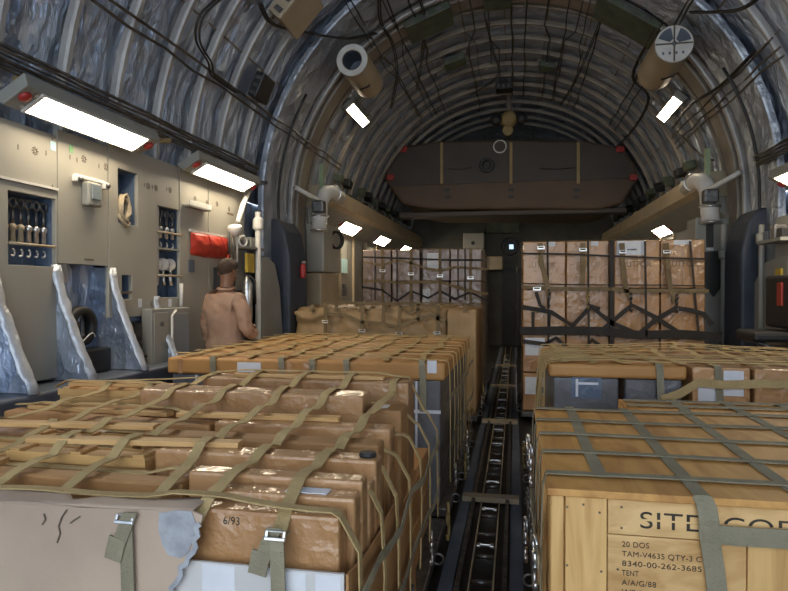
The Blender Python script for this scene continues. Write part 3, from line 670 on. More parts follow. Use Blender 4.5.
# ================================================================== CEILING FITTINGS
def cyl(cn, r, ln, lab, capped):
    c = Vector(cn); t = thing('roof_cylinder', lab, 'cylinder', c)
    m = MB()
    if capped: m.lathe(c, (0, 1, 0), [(0, .02), (r * .97, .02), (r, 0), (r, ln), (0, ln)], 32)
    else: m.lathe(c, (0, 1, 0), [(r * .62, .35), (r * .62, .0), (r, 0), (r, ln), (r * .6, ln), (r * .6, .36)], 32)
    m.build('barrel', 'tan', t, smooth=False, bevel=.004)
    if capped:
        m = MB(); m.lathe(c + Vector((0, -.012, 0)), (0, 1, 0), [(0, 0), (r * .95, 0), (r * .97, .02), (0, .02)], 32); m.build('end_disc', 'white', t)
        m = MB()
        for a0 in (.2, 1.77):
            pl = [c + Vector((rr * math.cos(a) , -.014, rr * math.sin(a))) for rr, a in [(r * .25, a0)] + [(r * .85, a0 + k * .2) for k in range(6)] + [(r * .25, a0 + 1.0)]]
            m.prism(pl, (0, -.004, 0))
        m.build('window', 'ledge', t)
        m = MB(); m.box(c.x - r * .93, c.x + r * .93, c.y - .0175, c.y - .012, c.z - .008, c.z + .008); m.box(c.x - .008, c.x + .008, c.y - .0175, c.y - .012, c.z - r * .93, c.z + r * .93); m.build('cross_line', 'mark', t)
        m = MB()
        for k in range(4): m.box(c.x - r * .6 + r * .33 * k, c.x - r * .5 + r * .33 * k, c.y - .0165, c.y - .012, c.z - r * .55, c.z - r * .42)
        m.build('slots', 'ledge', t)
        m = MB(); m.lathe(c + Vector((0, -.02, 0)), (0, 1, 0), [(0, 0), (.025, 0), (.025, .02)], 12); m.build('hub', 'dsteel', t)
    else:
        m = MB(); m.lathe(c + Vector((0, -.006, 0)), (0, 1, 0), [(r * .66, 0), (r * 1.0, 0), (r * 1.0, .03), (r * .66, .03), (r * .66, 0)], 32); m.build('rim', 'white', t)
        m = MB(); m.lathe(c, (0, 1, 0), [(r * .61, .0), (r * .61, .34), (0, .345)], 24); m.build('bore', 'ledge', t)
    m = MB(); m.tube([c + Vector((r * .6, ln * .5, -r * .82)), c + Vector((r * .5, ln * .5 , -r * .95)), c + Vector((-.1 * r, ln * .55, -r * 1.04))], .012, 6); m.build('grab_handle', 'dark', t, smooth=True)
    for k in (.25, .8):
        up_ = Vector((math.copysign(.18, cn[0]), 0, .20)); m = MB(); m.tube([c + Vector((0, ln * k, 0)) + up_ * .6, c + Vector((0, ln * k, 0)) + up_ * 1.65], .02, 6); m.build('hanger', 'rib2', t)
p = atY(352, 60, 7.0); cyl((p.x, 7.0, p.z), .185, .85, 'tan cylinder with an open dark end hung in the left of the arched roof', False)
p = atY(674, 44, 7.0); cyl((p.x, 7.0, p.z), .20, .9, 'tan cylinder with a white segmented end disc hung in the right of the arched roof', True)
def roof_at(th, y, r): t = math.radians(th); return Vector((r * math.sin(t), y, ZC + r * math.cos(t)))
def roof_box(th, y, w, l, d, m_, name, lab, cat):
    T = Matrix.Translation(roof_at(th, y, 2.68)) @ Matrix.Rotation(math.radians(th), 4, 'Y')
    t = thing(name, lab, cat, roof_at(th, y, 2.68))
    MB().box(-w / 2, w / 2, -l / 2, l / 2, -d, 0, T).build('case', m_, t, bevel=.015)
    for i in range(3): MB().box(-w * .4 + w * .3 * i, -w * .28 + w * .3 * i, -l / 2 - .012, -l / 2, -d * .8, -d * .3, T).build('connector', 'dsteel', t)
    for sx in (-1, 1):
        for y_ in (-.25, .25): MB().box(sx * w * .5 - .03, sx * w * .5 + .03, l * (y_ - .05), l * (y_ + .05), -.02, .03, T).build('mount', 'rib2', t)
    return t
roof_box(-48, 5.75, .42, .5, .16, 'tan', 'roof_box', 'tan box on the roof at the upper left picture edge', 'box')
roof_box(-21, 8.0, .62, .55, .10, 'green', 'equipment_box', 'wide dark green equipment box on the roof left of the middle', 'equipment box')
roof_box(-1.5, 7.9, .34, .4, .09, 'green', 'equipment_box', 'small dark green equipment box at the top centre of the roof', 'equipment box')
roof_box(33, 7.8, .80, .6, .08, 'green', 'equipment_box', 'large dark green equipment box left of the capped tan cylinder', 'equipment box')
roof_box(-17, 9.6, .34, .35, .10, 'green', 'equipment_box', 'dark bracket box on the roof below the wide green box', 'equipment box')
roof_box(-1, 11.3, .30, .3, .12, 'dark', 'equipment_box', 'small black box on the roof just above the twin lamp head', 'equipment box')
roof_box(14, 10.2, .26, .25, .08, 'green', 'equipment_box', 'small drab box on the roof right of centre', 'equipment box')
roof_box(-66, 6.0, .26, .3, .10, 'dark', 'equipment_box', 'small dark valve block among pipes on the upper left roof', 'equipment box')
# twin lamp head (unlit) over the overhead panel
p = atY(509, 122, 12.3); t = thing('roof_winch', 'ochre winch head with two black round lamps hung from the roof crown', 'winch', (p.x, 12.1, p.z))
m = MB(); m.lathe((p.x, 12.0, p.z), (0, 1, 0), [(0, 0), (.10, 0), (.15, .04), (.15, .28), (.1, .32), (0, .32)], 18); m.build('body', 'ystrap', t, smooth=True)
for s in (-1, 1):
    m = MB(); m.lathe((p.x + s * .24, 12.0, p.z - .0), (0, 1, 0), [(0, 0), (.10, 0), (.11, .03), (.09, .18), (0, .2)], 18); m.build('lamp_pod', 'dark', t, smooth=True)
m = MB(); m.tube([(p.x, 12.15, p.z + .1), (p.x, 12.15, 5.25)], .05, 8); m.build('hanger', 'rib2', t)
m = MB(); m.lathe((p.x - .02, 12.05, p.z - .22), (0, 1, 0), [(0, 0), (.10, 0), (.10, .1), (0, .1)], 14); m.build('drum', 'ystrap', t)
# overhead panel (raised) at the far end
YP = 12.2
pts = [atY(x, y, YP) for x, y in ((384, 178), (387, 163), (402, 146), (440, 141), (515, 139), (588, 141), (620, 147), (636, 163), (638, 180), (622, 204), (600, 209), (430, 209), (402, 204))]
t = thing('raised_hatch', 'huge dark brown overhead panel filling the arch at the far end of the hold', 'overhead panel', (0, YP, 3.1))
MB().prism(pts, (0, 2.6, 0)).build('shell', 'brownp', t, bevel=.05)
up_ = [p + Vector((0, -.03, 0)) for p in pts[1:8]]; zc_ = atY(515, 182, YP).z
up_ = [Vector((up_[0].x - .02, YP - .03, zc_))] + up_ + [Vector((up_[-1].x + .02, YP - .03, zc_))]
up_ = [Vector((p.x * .96, p.y, zc_ + (p.z - zc_) * .93)) for p in up_]
MB().prism(up_, (0, .04, 0)).build('upper_skin', 'greyb', t)
for x, a, b in ((442, 143, 184), (511, 143, 184), (578, 143, 184)):
    p = atY(x, a, YP); q = atY(x, b, YP)
    MB().ribbon([(p.x, YP - .05, p.z), (q.x, YP - .05, q.z)], .055, n=(0, -1, 0), th=.02).build('strap', 'ystrap', t)
for x, y in ((391, 178), (404, 150), (620, 150), (633, 178)):
    p = atY(x, y, YP); bx(p.x - .07, p.x + .07, YP - .06, YP + .0, p.z - .05, p.z + .06).build('red_pad', 'redk', t, bevel=.01)
for x, y in ((447, 190), (448, 197), (511, 190), (511, 197), (577, 190), (576, 197)):
    p = atY(x, y, YP); bx(p.x - .05, p.x + .05, YP - .03, YP, p.z - .025, p.z + .025).build('latch', 'dark', t)
p = atY(487, 166, YP); m = MB(); m.ring((p.x, YP - .06, p.z), (0, 1, 0), .11, .035, 16, 6); m.lathe((p.x, YP - .07, p.z), (0, 1, 0), [(0, 0), (.05, 0), (.05, .05)], 10); m.build('hand_wheel', 'dark', t)
for x0, x1 in ((448, 472), (540, 574)):
    p = atY(x0, 169, YP); q = atY(x1, 168, YP); m = MB(); m.tube([(p.x, YP - .045, p.z), ((p.x + q.x) / 2, YP - .05, p.z - .03), (q.x, YP - .045, q.z)], .008, 5); m.build('cord', 'dark', t)
p = atY(500, 147, YP); m = MB(); m.ring((p.x, YP - .05, p.z), (0, 1, 0), .12, .014, 16, 6); m.build('white_ring', 'white', t)
p0, p1 = atY(398, 211, YP), atY(628, 211, YP)
tag(bx(p0.x, p1.x, YP + .1, YP + .5, p0.z - .12, p0.z - .02).build('cross_beam', 'greyb', bevel=.02), 'dark brown cross beam under the overhead panel', 'beam')
# ------- far bulkhead furniture
t = thing('far_cabinet', 'cream cabinet on the far bulkhead left of the aisle', 'cabinet', (-1.2, 16.6, 1.8))
p = atY(463, 233, 16.4); q = atY(484, 255, 16.4)
bx(p.x, q.x, 16.4, 16.98, .0, p.z).build('body', 'panel', t, bevel=.02)
p = atY(473, 243, 16.38); m = MB(); m.lathe((p.x, 16.385, p.z), (0, 1, 0), [(0, 0), (.05, 0), (.05, .02)], 12); m.build('knob', 'dark', t)
p = atY(510, 246, 16.7); t = thing('porthole', 'round dark porthole with a bluish glint on the far bulkhead', 'porthole', (p.x, 16.9, p.z))
m = MB(); m.lathe((p.x, 16.9, p.z), (0, -1, 0), [(0, .02), (.15, .02), (.16, .1), (.22, .1), (.24, .02), (.24, -.02)], 24); m.build('frame', 'dark', t)
bx(p.x - .02, p.x + .09, 16.86, 16.875, p.z - .07, p.z + .05).build('pane', 'spot', t)
p = atY(502, 268, 16.7); q = atY(522, 331, 16.7)
tag(bx(p.x, q.x, 16.9, 16.99, .02, p.z).build('door_1', 'dark'), kind='structure')
p = atY(484, 257, 16.6); q = atY(503, 270, 16.6); tag(bx(p.x, q.x, 16.3, 16.98, q.z, p.z).build('far_locker', 'tan', bevel=.02), 'small tan locker on the far bulkhead beside the door', 'locker')
m = MB(); p = atY(486, 220, 16.7); q = atY(520, 240, 16.7); m.box(p.x, q.x, 16.8, 16.98, q.z + .2, p.z + .3)
tag(m.build('bulkhead_plate', 'green', bevel=.02), 'dark green panel above the porthole on the far bulkhead', 'panel')
# ------- dark lining lumps along the far beams
for sg in (-1, 1):
    for k in range(11):
        y = 9.2 + .65 * k; m = MB()
        for j in range(3):
            a = roof_at(sg * (84 - 5 * j), y + RND.uniform(-.15, .15), 2.60)
            T = Matrix.Translation(a) @ Matrix.Rotation(RND.uniform(-.5, .5), 4, 'X') @ Matrix.Rotation(math.radians(sg * 80), 4, 'Y')
            m.box(-.06, .06, -.09, .09, -.05, .09, T)
        tag(m.build('wire_junction', 'dark' if k % 2 else 'green', bevel=.015), 'dark junction block tucked between the ribs just above the %s beam' % ('left', 'right')[sg > 0], 'junction block', 'junction blocks above the %s beam' % ('left', 'right')[sg > 0])
# ------- cables
def cable(pts, r, m_='cable', lab='thin dark cable running lengthwise under the roof ribs', cat='cable', group='roof cables'):
    m = MB(); m.tube(pts, r, 6); return tag(m.build('roof_cable', m_, smooth=True), lab, cat, group)
def long_run(th, y0, y1, r, jit=.35, rad=2.672, step=.45, jog=None):
    pts = []; y = y0
    while y < y1:
        a = th + RND.uniform(-jit, jit)
        if jog and y > jog[0]: a += jog[1]
        pts.append(roof_at(a, y, rad + RND.uniform(-.015, .01))); y += step
    return pts
for th, y0, y1 in ((-38, 5, 11.6), (-37, 5, 11.6), (-30, 5.5, 12), (-29.2, 5.5, 12), (-24, 7, 12), (-12, 6.5, 11), (-9, 6.5, 12.5), (-5.2, 7.5, 10.5), (-4.6, 6, 12), (2, 6, 12), (4, 6.5, 12), (6.2, 7.0, 12), (12, 6, 12), (17, 7, 12),
                   (21, 6, 12), (23, 6, 12), (27, 6, 12), (44, 5, 12), (45, 5, 12)):
    cable(long_run(th, y0, y1, .011, jog=(RND.uniform(7.5, 9.5), RND.uniform(-3, 3))), RND.uniform(.006, .011))
for th in (-71, -69.5, 63, 65, 66.5):
    cable(long_run(th, 3.5 if th < 0 else 6, 9.6,   .014, .3), .011, 'pipe', 'slim metal pipe running lengthwise on the upper side of the roof', 'pipe', 'roof side pipes')
# hanging harnesses across the roof
def harness(px_list, r, lab, Yc=None):
    pts = []
    for x, y in px_list:
        rr = ray(x, y); o = Vector((CX, 0, CH - ZC)); a = rr.x ** 2 + rr.z ** 2; b = 2 * (o.x * rr.x + o.z * rr.z); c = o.x ** 2 + o.z ** 2 - 2.63 ** 2
        k = (-b + math.sqrt(b * b - 4 * a * c)) / (2 * a); p = o + rr * k; pts.append(Vector((p.x, p.y, p.z + ZC)))
    sm = []
    for i in range(len(pts) - 1):
        a, b, c, d = pts[max(i - 1, 0)], pts[i], pts[i + 1], pts[min(i + 2, len(pts) - 1)]
        for k in range(6):
            u = k / 6; sm.append(.5 * ((2 * b) + (c - a) * u + (2 * a - 5 * b + 4 * c - d) * u * u + (3 * b - a - 3 * c + d) * u ** 3))
    sm.append(pts[-1]); m = MB()
    for off in (0, .022):
        m.tube([p + Vector((off, off, 0)) for p in sm], r * .72, 6)
    return tag(m.build('wire_harness', 'cable', smooth=True), lab, 'wire harness', 'roof harnesses')
harness([(222, -6), (200, 15), (196, 40), (208, 62), (212, 76), (235, 92)], .013, 'black wire bundle looping down the upper left roof between two ribs')
harness([(258, 2), (272, 24), (310, 33), (345, 38), (375, 33)], .018, 'thick dark wire bundle under the tan box at the upper left')
harness([(378, -5), (380, 22), (392, 45), (396, 75), (390, 108)], .013, 'dark wire bundle running down the roof right of the open tan cylinder')
harness([(418, -3), (424, 20), (422, 50), (416, 90)], .012, 'dark wire bundle dropping past the left of the wide green box')
harness([(690, 12), (735, 10), (760, -4)], .016, 'thick dark wire bundle across the upper right roof')
harness([(655, 28), (632, 76), (648, 98), (632, 130), (612, 150)], .014, 'dark wire bundle wrapping past the capped tan cylinder')
harness([(753, 52), (720, 85), (690, 105), (672, 128)], .014, 'dark wire bundle reaching down to the right arch lamp')
harness([(600, 20), (590, 45), (575, 80), (560, 105)], .010, 'thin dark wires crossing the roof right of centre')
harness([(485, 20), (492, 50), (497, 75), (470, 95)], .010, 'thin dark wires falling from the small green box')
harness([(680, 135), (700, 155), (712, 160)], .014, 'yellowish wire loop above the right duct elbow')
# conduit bundle along the left wall above the boards
for k in range(6):
    z = 2.735 + .022 * k; x = -2.655 + .010 * k
    pts = [(x + RND.uniform(-.005, .005), 2.2 + .35 * j, z + RND.uniform(-.006, .006)) for j in range(13)]
    cable(pts, .007 + .0025 * (k % 3), 'dsteel' if k % 2 else 'pipe', 'brown conduit in the bundle along the left wall above the lamps', 'conduit', 'left wall conduit bundle')
for k in range(9):
    y = 2.6 + .5 * k
    tag(bx(-2.70, -2.60, y, y + .03, 2.70, 2.735).build('conduit_clamp', 'ystrap' if k % 3 == 1 else 'dsteel'), 'small clamp holding the conduit bundle on the left wall', 'clamp', 'left wall conduit clamps')
for k in range(4):
    z = 2.78 + .03 * k; cable([(2.60 - .01 * k, 5 + .4 * j, z + RND.uniform(-.008, .008)) for j in range(6)], .013, 'pipe', 'brown conduit in the bundle along the right wall above the lamp', 'conduit', 'right wall conduit bundle')
# ================================================================== CARGO
def pallet(x0, x1, y0, y1, lab):
    t = thing('cargo_pallet', lab, 'pallet', ((x0 + x1) / 2, (y0 + y1) / 2, .05), 'aluminium cargo pallets')
    bx(x0, x1, y0, y1, .055, .11).build('deck', 'dsteel', t, bevel=.006)
    for xr_ in (x0 + .3, x1 - .34): bx(xr_, xr_ + .05, y0 + .02, y1 - .02, 0, .055).build('runner', 'dsteel', t)
    xi = x1 if abs(x1) < abs(x0) else x0
    sg = 1 if xi == x1 else -1
    for k in range(int((y1 - y0) / .5)):
        y = y0 + .25 + .5 * k
        m = MB(); m.ring((xi + sg * .02, y, .10), (0, 1, 0), .028, .007, 12, 6); m.build('tie_down_ring', 'dsteel', t, smooth=True)
    return t
pallet(-2.28, -.26, 1.45, 3.75, 'aluminium pallet under the nearest left stack of brown cartons')
pallet(-2.26, -.26, 3.92, 6.3, 'aluminium pallet under the second left stack with the tan cap')
pallet(-2.36, -.26, 6.85, 8.9, 'aluminium pallet under the rumpled kraft carton')
pallet(-2.40, -.26, 9.7, 12.0, 'aluminium pallet under the far left wall of cartons')
pallet(.24, 2.45, 1.80, 3.6, 'aluminium pallet under the stencilled wooden crate')
pallet(.26, 2.45, 3.95, 5.3, 'aluminium pallet under the tan-capped right stack')
pallet(.22, 2.34, 7.2, 9.4, 'aluminium pallet under the tall right wall of cartons')
def net(name_lab, x0, x1, y0, y1, H, longs, lats, w, off=.006, zf=None, zside=None, xi=None, m_='strap', mf='strapg', buckles=(), buckle_z=None, hookz=None, wob=.012, back=.35, sidebands=(), drops=None):
    """cargo net: long straps along Y, cross straps along X that hang down the aisle side (x = xi)"""
    t = thing('cargo_net', name_lab, 'cargo net', ((x0 + x1) / 2, (y0 + y1) / 2, H((x0 + x1) / 2, (y0 + y1) / 2)))
    for i, L_ in enumerate(longs):
        xa, xb = L_ if isinstance(L_, tuple) else (L_, L_)
        d = drape((xa, y0 + .004, 0), (xb, y1 - .004, 0), H, off)
        for j, p in enumerate(d): p.x += wob * noise.noise(Vector((i * 3.1, j * .21, y0)))
        if back: d = d + [Vector((d[-1].x, y1 + .014, d[-1].z - .02)), Vector((d[-1].x, y1 + .014, d[-1].z - back))]
        MB().ribbon(d, w, side=(1, 0, 0)).build('long_strap', m_, t)
        if zf is not None and (drops is None or i in drops) and (not buckles or i in buckles):
            a = d[0]; fr = [a + Vector((0, .03, .002)), a + Vector((0, -.012, -.004)), a + Vector((.004, -.018, -.03)), a + Vector((.012, -.02, -(a.z - zf) * .5)), Vector((a.x + .01, y0 - .016, zf))]
            MB().ribbon(fr, w, side=(1, 0, 0)).build('drop_strap', mf, t)  # same strap as the top, its daylight tint painted in
            if buckles: buckle(a + Vector((0, -.016, +.006 if buckle_z is None else buckle_z)), w * 1.15, t)
    for i, L_ in enumerate(lats):
        ya, yb = L_ if isinstance(L_, tuple) else (L_, L_)
        d = drape((x0 + .004, ya, 0), (x1 - .004, yb, 0), H, off + .006)
        for j, p in enumerate(d): p.y += wob * noise.noise(Vector((j * .23, i * 2.7, x0 + 7)))
        if xi is not None and zside is not None:
            e = d[-1] if abs(d[-1].x - xi) < abs(d[0].x - xi) else d[0]
            sg = 1 if xi > (x0 + x1) / 2 else -1
            ad = [Vector((e.x + sg * .02, e.y, e.z - .012)), Vector((xi + sg * .024, e.y + RND.uniform(-.01, .01), e.z - .1)), Vector((xi + sg * .03, e.y + RND.uniform(-.03, .03), (e.z + zside) / 2)), Vector((xi + sg * .028, e.y + RND.uniform(-.03, .03), zside))]
            d = d + ad if e is d[-1] else ad[::-1] + d
            if i % 2: hook((xi + sg * .035, ad[-1].y, zside - .04), .075).build('hook', 'steel' if i % 4 == 1 else 'dsteel', t, smooth=True)
        MB().ribbon(d, w * .85, side=(0, 1, 0)).build('cross_strap', m_, t)
    if xi is not None:
        sg = 1 if xi > (x0 + x1) / 2 else -1
        for z in sidebands:
            pts = [Vector((xi + sg * (.034 + .006 * math.sin(k * 1.9)), y0 + (y1 - y0) * k / 12, z + .02 * math.sin(k * 1.3 + z * 9))) for k in range(13)]
            MB().ribbon(pts, w * .8, n=(1, 0, 0)).build('side_strap', mf, t)
    return t
# ------------------------------------------------------------------ L1: nearest left stack
L1 = []          # (x0,x1,y0,y1,top)
def carton(x0, x1, y0, y1, z0, z1, m_, lab, group=None, name='carton', tape=None, bevel=.008, cat='carton', extra=None):
    L1.append((x0, x1, y0, y1, z1))
    o = bx(x0, x1, y0, y1, z0, z1).build(name, m_, bevel=bevel)
    return tag(o, lab, cat, group)
GN = 'long cartons on the nearest left stack'
ORD = ['front', 'second', 'third', 'fourth', 'fifth', 'sixth', 'seventh', 'eighth', 'ninth', 'tenth', 'eleventh', 'twelfth', 'thirteenth']
# layered base cartons, seen from the aisle
for j, (y0, y1) in enumerate(((1.56, 2.04), (2.06, 2.62), (2.64, 3.16), (3.18, 3.62))):
    for k, (z0, z1) in enumerate(((.112, .34), (.345, .57))):
        o = bx(-2.2, -.33 - .02 * (j % 2), y0, y1, z0, z1).build('carton', 'card', bevel=.008)
        tag(o, 'big brown base carton of the nearest left stack, %s layer, %s from the front' % (('bottom', 'upper')[k], ('first', 'second', 'third', 'fourth')[j]), 'carton', 'base cartons of the nearest left stack')
# the row of long flat cartons across the top
rows = [  # y0, y1, [(x0, x1, top, material)]
    (1.505, 1.585, [(-.745, -.285, .925, 'cardw'), (-2.15, -.755, .895, 'card')]),
    (1.592, 1.668, [(-.70, -.268, .945, 'cardw'), (-1.40, -.71, .86, 'slat'), (-2.15, -1.41, .895, 'card')]),
    (1.68, 1.750, [(-.80, -.268, .965, 'cardw'), (-1.55, -.82, .925, 'card'), (-2.15, -1.57, .85, 'slat')]),
    (1.770, 1.840, [(-.92, -.268, .93, 'cardw'), (-1.62, -.93, .845, 'cardw'), (-2.16, -1.64, .90, 'card')]),
    (1.855, 1.945, [(-1.02, -.268, .975, 'cardw'), (-1.58, -1.05, .94, 'slat'), (-2.16, -1.60, .87, 'card')]),
    (1.97, 2.06, [(-.85, -.32, .905, 'card'), (-1.6, -.87, .86, 'cardw'), (-2.17, -1.62, .92, 'slat')]),
    (2.085, 2.18, [(-1.22, -.31, .965, 'card'), (-1.70, -1.25, .93, 'slat'), (-2.17, -1.73, .87, 'card')]),
    (2.215, 2.30, [(-.95, -.33, .90, 'slat'), (-1.66, -.97, .86, 'card'), (-2.18, -1.68, .915, 'cardw')]),
    (2.325, 2.43, [(-1.05, -.32, .965, 'cardw'), (-1.7, -1.07, .95, 'card'), (-2.18, -1.72, .86, 'slat')]),
    (2.47, 2.58, [(-.86, -.34, .885, 'card'), (-1.45, -.90, .90, 'slat'), (-2.18, -1.48, .94, 'card')]),
    (2.62, 2.79, [(-1.58, -.50, 1.035, 'cardw'), (-.485, -.33, .98, 'card'), (-2.18, -1.60, .93, 'card')]),
    (2.83, 2.94, [(-1.25, -.36, .955, 'card'), (-2.18, -1.27, .985, 'slat')]),
    (2.975, 3.16, [(-1.45, -.36, 1.045, 'cardw'), (-2.16, -1.47, .975, 'card')]),
]
for r, (y0, y1, segs) in enumerate(rows):
    for q, (x0, x1, top, m_) in enumerate(segs):
        where = ('aisle end', 'middle', 'wall end')[q] if len(segs) == 3 else ('aisle end', 'wall end')[q]
        kind_ = {'cardw': 'shrink-wrapped long brown carton', 'card': 'plain long brown carton', 'slat': 'long pale pine box'}[m_]
        if r == 0 and q == 0: lab = 'shrink-wrapped carton printed 6/93 at the front right of the nearest left stack'
        elif r == 10 and q == 0: lab = 'tall shiny wrapped long carton standing up in the back half of the nearest left stack'
        else: lab = '%s, %s of the %s row, nearest left stack' % (kind_, where, ORD[r])
        o = carton(x0, x1, y0, y1, .575, top, m_, lab, GN, bevel=.010, name='long_carton' if m_ != 'slat' else 'pine_box')
        if r == 0 and q == 0:
            word('date_print', '6/93', .030, 'ink', o, atY(223, 524, y0 - .001), FRONT, mw=.045)
        if m_ == 'card' and RND.random() < .6:
            bx(x0 + .1, x1 - .05, y0 + .02, y0 + .035, top, top + .002).build('tape_seam', 'cardi', o)
        if m_ == 'slat':
            bx(x0 - .001, x1 + .001, y0 - .008, y0, top - .03, top + .004).build('batten', 'woodx', o, bevel=.002); bx(x0 - .001, x1 + .001, y1, y1 + .008, top - .03, top + .004).build('batten', 'woodx', o, bevel=.002)
            for f in (.05, .5, .95): xx = x0 + (x1 - x0) * f; bx(xx - .02, xx + .02, y0 - .002, y1 + .002, top, top + .012).build('cross_batten', 'slat', o, bevel=.002)
# loose slats and small bits lying over the rows
for i, (x0, x1, y, zz, ang) in enumerate(((-1.9, -1.2, 2.13, .965, .08), (-2.1, -1.35, 2.53, .96, -.06), (-1.5, -.75, 1.9, 1.0, .10), (-2.1, -1.5, 1.72, .935, .12), (-1.75, -1.05, 2.9, 1.0, -.05), (-1.25, -.55, 2.42, .985, .05), (-2.12, -1.55, 2.86, 1.0, .04), (-1.3, -.5, 3.06, 1.055, .02))):
    T = Matrix.Translation(((x0 + x1) / 2, y, zz)) @ Matrix.Rotation(ang, 4, 'Z')
    l = (x1 - x0) / 2
    zz_ = max([b[4] for b in L1 if b[0] < x1 and b[1] > x0 and b[2] < y + .05 and b[3] > y - .05])
    T = Matrix.Translation(((x0 + x1) / 2, y, zz_ + .010)) @ Matrix.Rotation(ang, 4, 'Z')
    o = MB().box(-l, l, -.026, .026, -.009, .009, T).build('wooden_batten', 'slat', bevel=.002)
    tag(o, 'loose pale batten across the nearest left stack, %s from its front edge' % ('third', 'fifth', 'second', 'first', 'seventh', 'fourth', 'sixth', 'eighth')[i], 'slat', 'loose slats on the nearest left stack')
    L1.append((x0, x1, y - .03, y + .03, zz_ + .019))
for i, (x, y) in enumerate(((373, 489),)):
    p = atZ(x, y, .985); m = MB(); m.lathe((-.305, 1.90, .9755), (0, 0, 1), [(0, 0), (.026, 0), (.028, .006), (.024, .014), (0, .014)], 20)
    tag(m.build('round_plug', 'bung', smooth=False), 'round black plastic cap lying on the carton near the aisle corner', 'cap')
for i, (x, y, w, h, z) in enumerate(((262, 502, .10, .022, .946), (365, 400, .09, .05, .98), (330, 500, .12, .018, .947))):
    p = atZ(x, y, z)
for lab, x0, x1, y0, y1, z in (('white paper slip on the second front carton near the olive strap', -.47, -.35, 1.61, 1.655, .9455), ('white paper slip on a carton by the aisle at the back', -.47, -.40, 2.66, 2.74, .981), ('crumpled foil strip on the cartons, left part of the near stack', -1.62, -1.50, 2.26, 2.30, .9155), ('crumpled foil strip on the cartons, middle of the near stack', -1.15, -1.02, 2.0, 2.04, .9055)):
    tag(bx(x0, x1, y0, y1, z, z + .002).build('paper_slip' if 'paper' in lab else 'foil_strip', 'paper' if 'paper' in lab else 'steel'), lab, 'paper slip' if 'paper' in lab else 'foil strip')
# outer sheets: open carton at the front right corner and the big torn pale sheet
t = thing('open_carton', 'open carton at the nearest left stack corner, white front and brown side flap', 'open carton', (-.5, 1.47, .11))
bx(-1.0, -.262, 1.468, 1.476, .112, .800).build('front_wall', 'whitec', t)
for x0, x1 in ((-.64, -.55), (-.43, -.36), (-.335, -.27)): bx(x0, x1, 1.4665, 1.468, .12, .795).build('pale_stripe', 'paper', t)
side = [(1.470, .80), (1.55, .785), (1.7, .765), (1.9, .76), (2.06, .775), (2.15, .79), (2.2, .76), (2.3, .65), (2.42, .53), (2.52, .47), (2.53, .112), (1.470, .112)]
MB().prism([(-.258, y, z) for y, z in side], (.007, 0, 0)).build('side_flap', 'card', t)
t = thing('pale_sheet', 'big pale cardboard sheet with torn edge folded over the nearest left stack front', 'cardboard sheet', (-1.5, 1.45, .11))
# torn outline in the front plane (x, z), fold at z=.93
YF = 1.452
tear = [(-.66, .935), (-.63, .925), (-.635, .905), (-.645, .895), (-.64, .875), (-.652, .862), (-.646, .845), (-.655, .83), (-.668, .818), (-.672, .80), (-.69, .79), (-.688, .77), (-.70, .75), (-.715, .735), (-.712, .71), (-.735, .69), (-.745, .65), (-.77, .60), (-.80, .5), (-.83, .4), (-.85, .112)]
poly = [(-2.24, YF, .112), (-2.24, YF, .905)] + [(-2.24 + (1.58) * k / 10, YF - .004 * (k % 2), .905 + .028 * (k / 10) + .006 * math.sin(k * 2.1)) for k in range(1, 10)] + [(x, YF, z) for x, z in tear]
MB().prism(poly, (0, .007, 0)).build('front_face', 'cardp', t)
xs = [-2.24 + 1.58 * i / 22 for i in range(23)]
def flap(x, v):
    u = (x + 2.24) / 1.58; z = .907 + .028 * u
    dep = .085 + .02 * math.sin(x * 9) + .012 * noise.noise(Vector((x * 14, 0, 3)))
    if abs(x + 1.02) < .035: dep *= .25
    zt = max(z + .004, max([b[4] for b in L1 if b[0] <= x <= b[1] and b[2] < 1.57] + [.895]) + .004)
    return Vector((x, YF - .0 + dep * v, z + (zt - z) * min(1, v * 2.5) + .003 * math.sin(x * 17) * v))
fm = grid_mesh(flap, xs, [0, .2, .45, .7, 1]).build('folded_top', 'cardp', t, smooth=True); sd = fm.modifiers.new('s', 'SOLIDIFY'); sd.thickness = .006
# delaminated torn patch and a crack, raised a hair
pp = [(-.75, .925), (-.70, .935), (-.66, .935), (-.645, .90), (-.655, .865), (-.668, .83), (-.69, .812), (-.725, .818), (-.742, .845), (-.752, .88)]
MB().prism([(x, YF - .001, z) for x, z in pp], (0, -.0025, 0)).build('torn_patch', 'cardg', t)
ed = [(x - .001, YF - .004, z) for x, z in tear[2:19]]
m = MB(); m.ribbon(ed, .014, n=(0, -1, 0), th=.004); m.build('torn_edge', 'cardg', t)
for pts in ([(-1.02, .915), (-1.035, .895), (-1.045, .87), (-1.04, .85), (-1.05, .825)], [(-1.09, .90), (-1.085, .885), (-1.095, .87)], [(-.98, .90), (-1.0, .888), (-1.01, .88)]):
    MB().ribbon([(x, YF - .0045, z) for x, z in pts], .0035, n=(0, -1, 0), th=.002).build('crack', 'mark', t)
def H1(x, y): return max([b[4] for b in L1 if b[0] - .02 <= x <= b[1] + .02 and b[2] - .02 <= y <= b[3] + .02] + [.88])
net('olive webbing net draped over the nearest left stack of long cartons', -2.2, -.30, 1.452, 3.18, lambda x, y: H1(x, y) + (.012 if y < 1.56 and x < -.6 else 0),
    [(-.43, -.42), (-.66, -.67), (-.835, -.93), (-1.12, -1.18), (-1.36, -1.45), (-1.62, -1.66), (-1.9, -1.9)],
    [(1.545, 1.53), (1.80, 1.78), (2.06, 2.03), (2.30, 2.29), (2.57, 2.55), (2.83, 2.83), (3.09, 3.10)],
    .037, zf=.35, zside=.35, xi=-.26, buckles=(0, 2, 4), wob=.03, sidebands=(.72, .5))
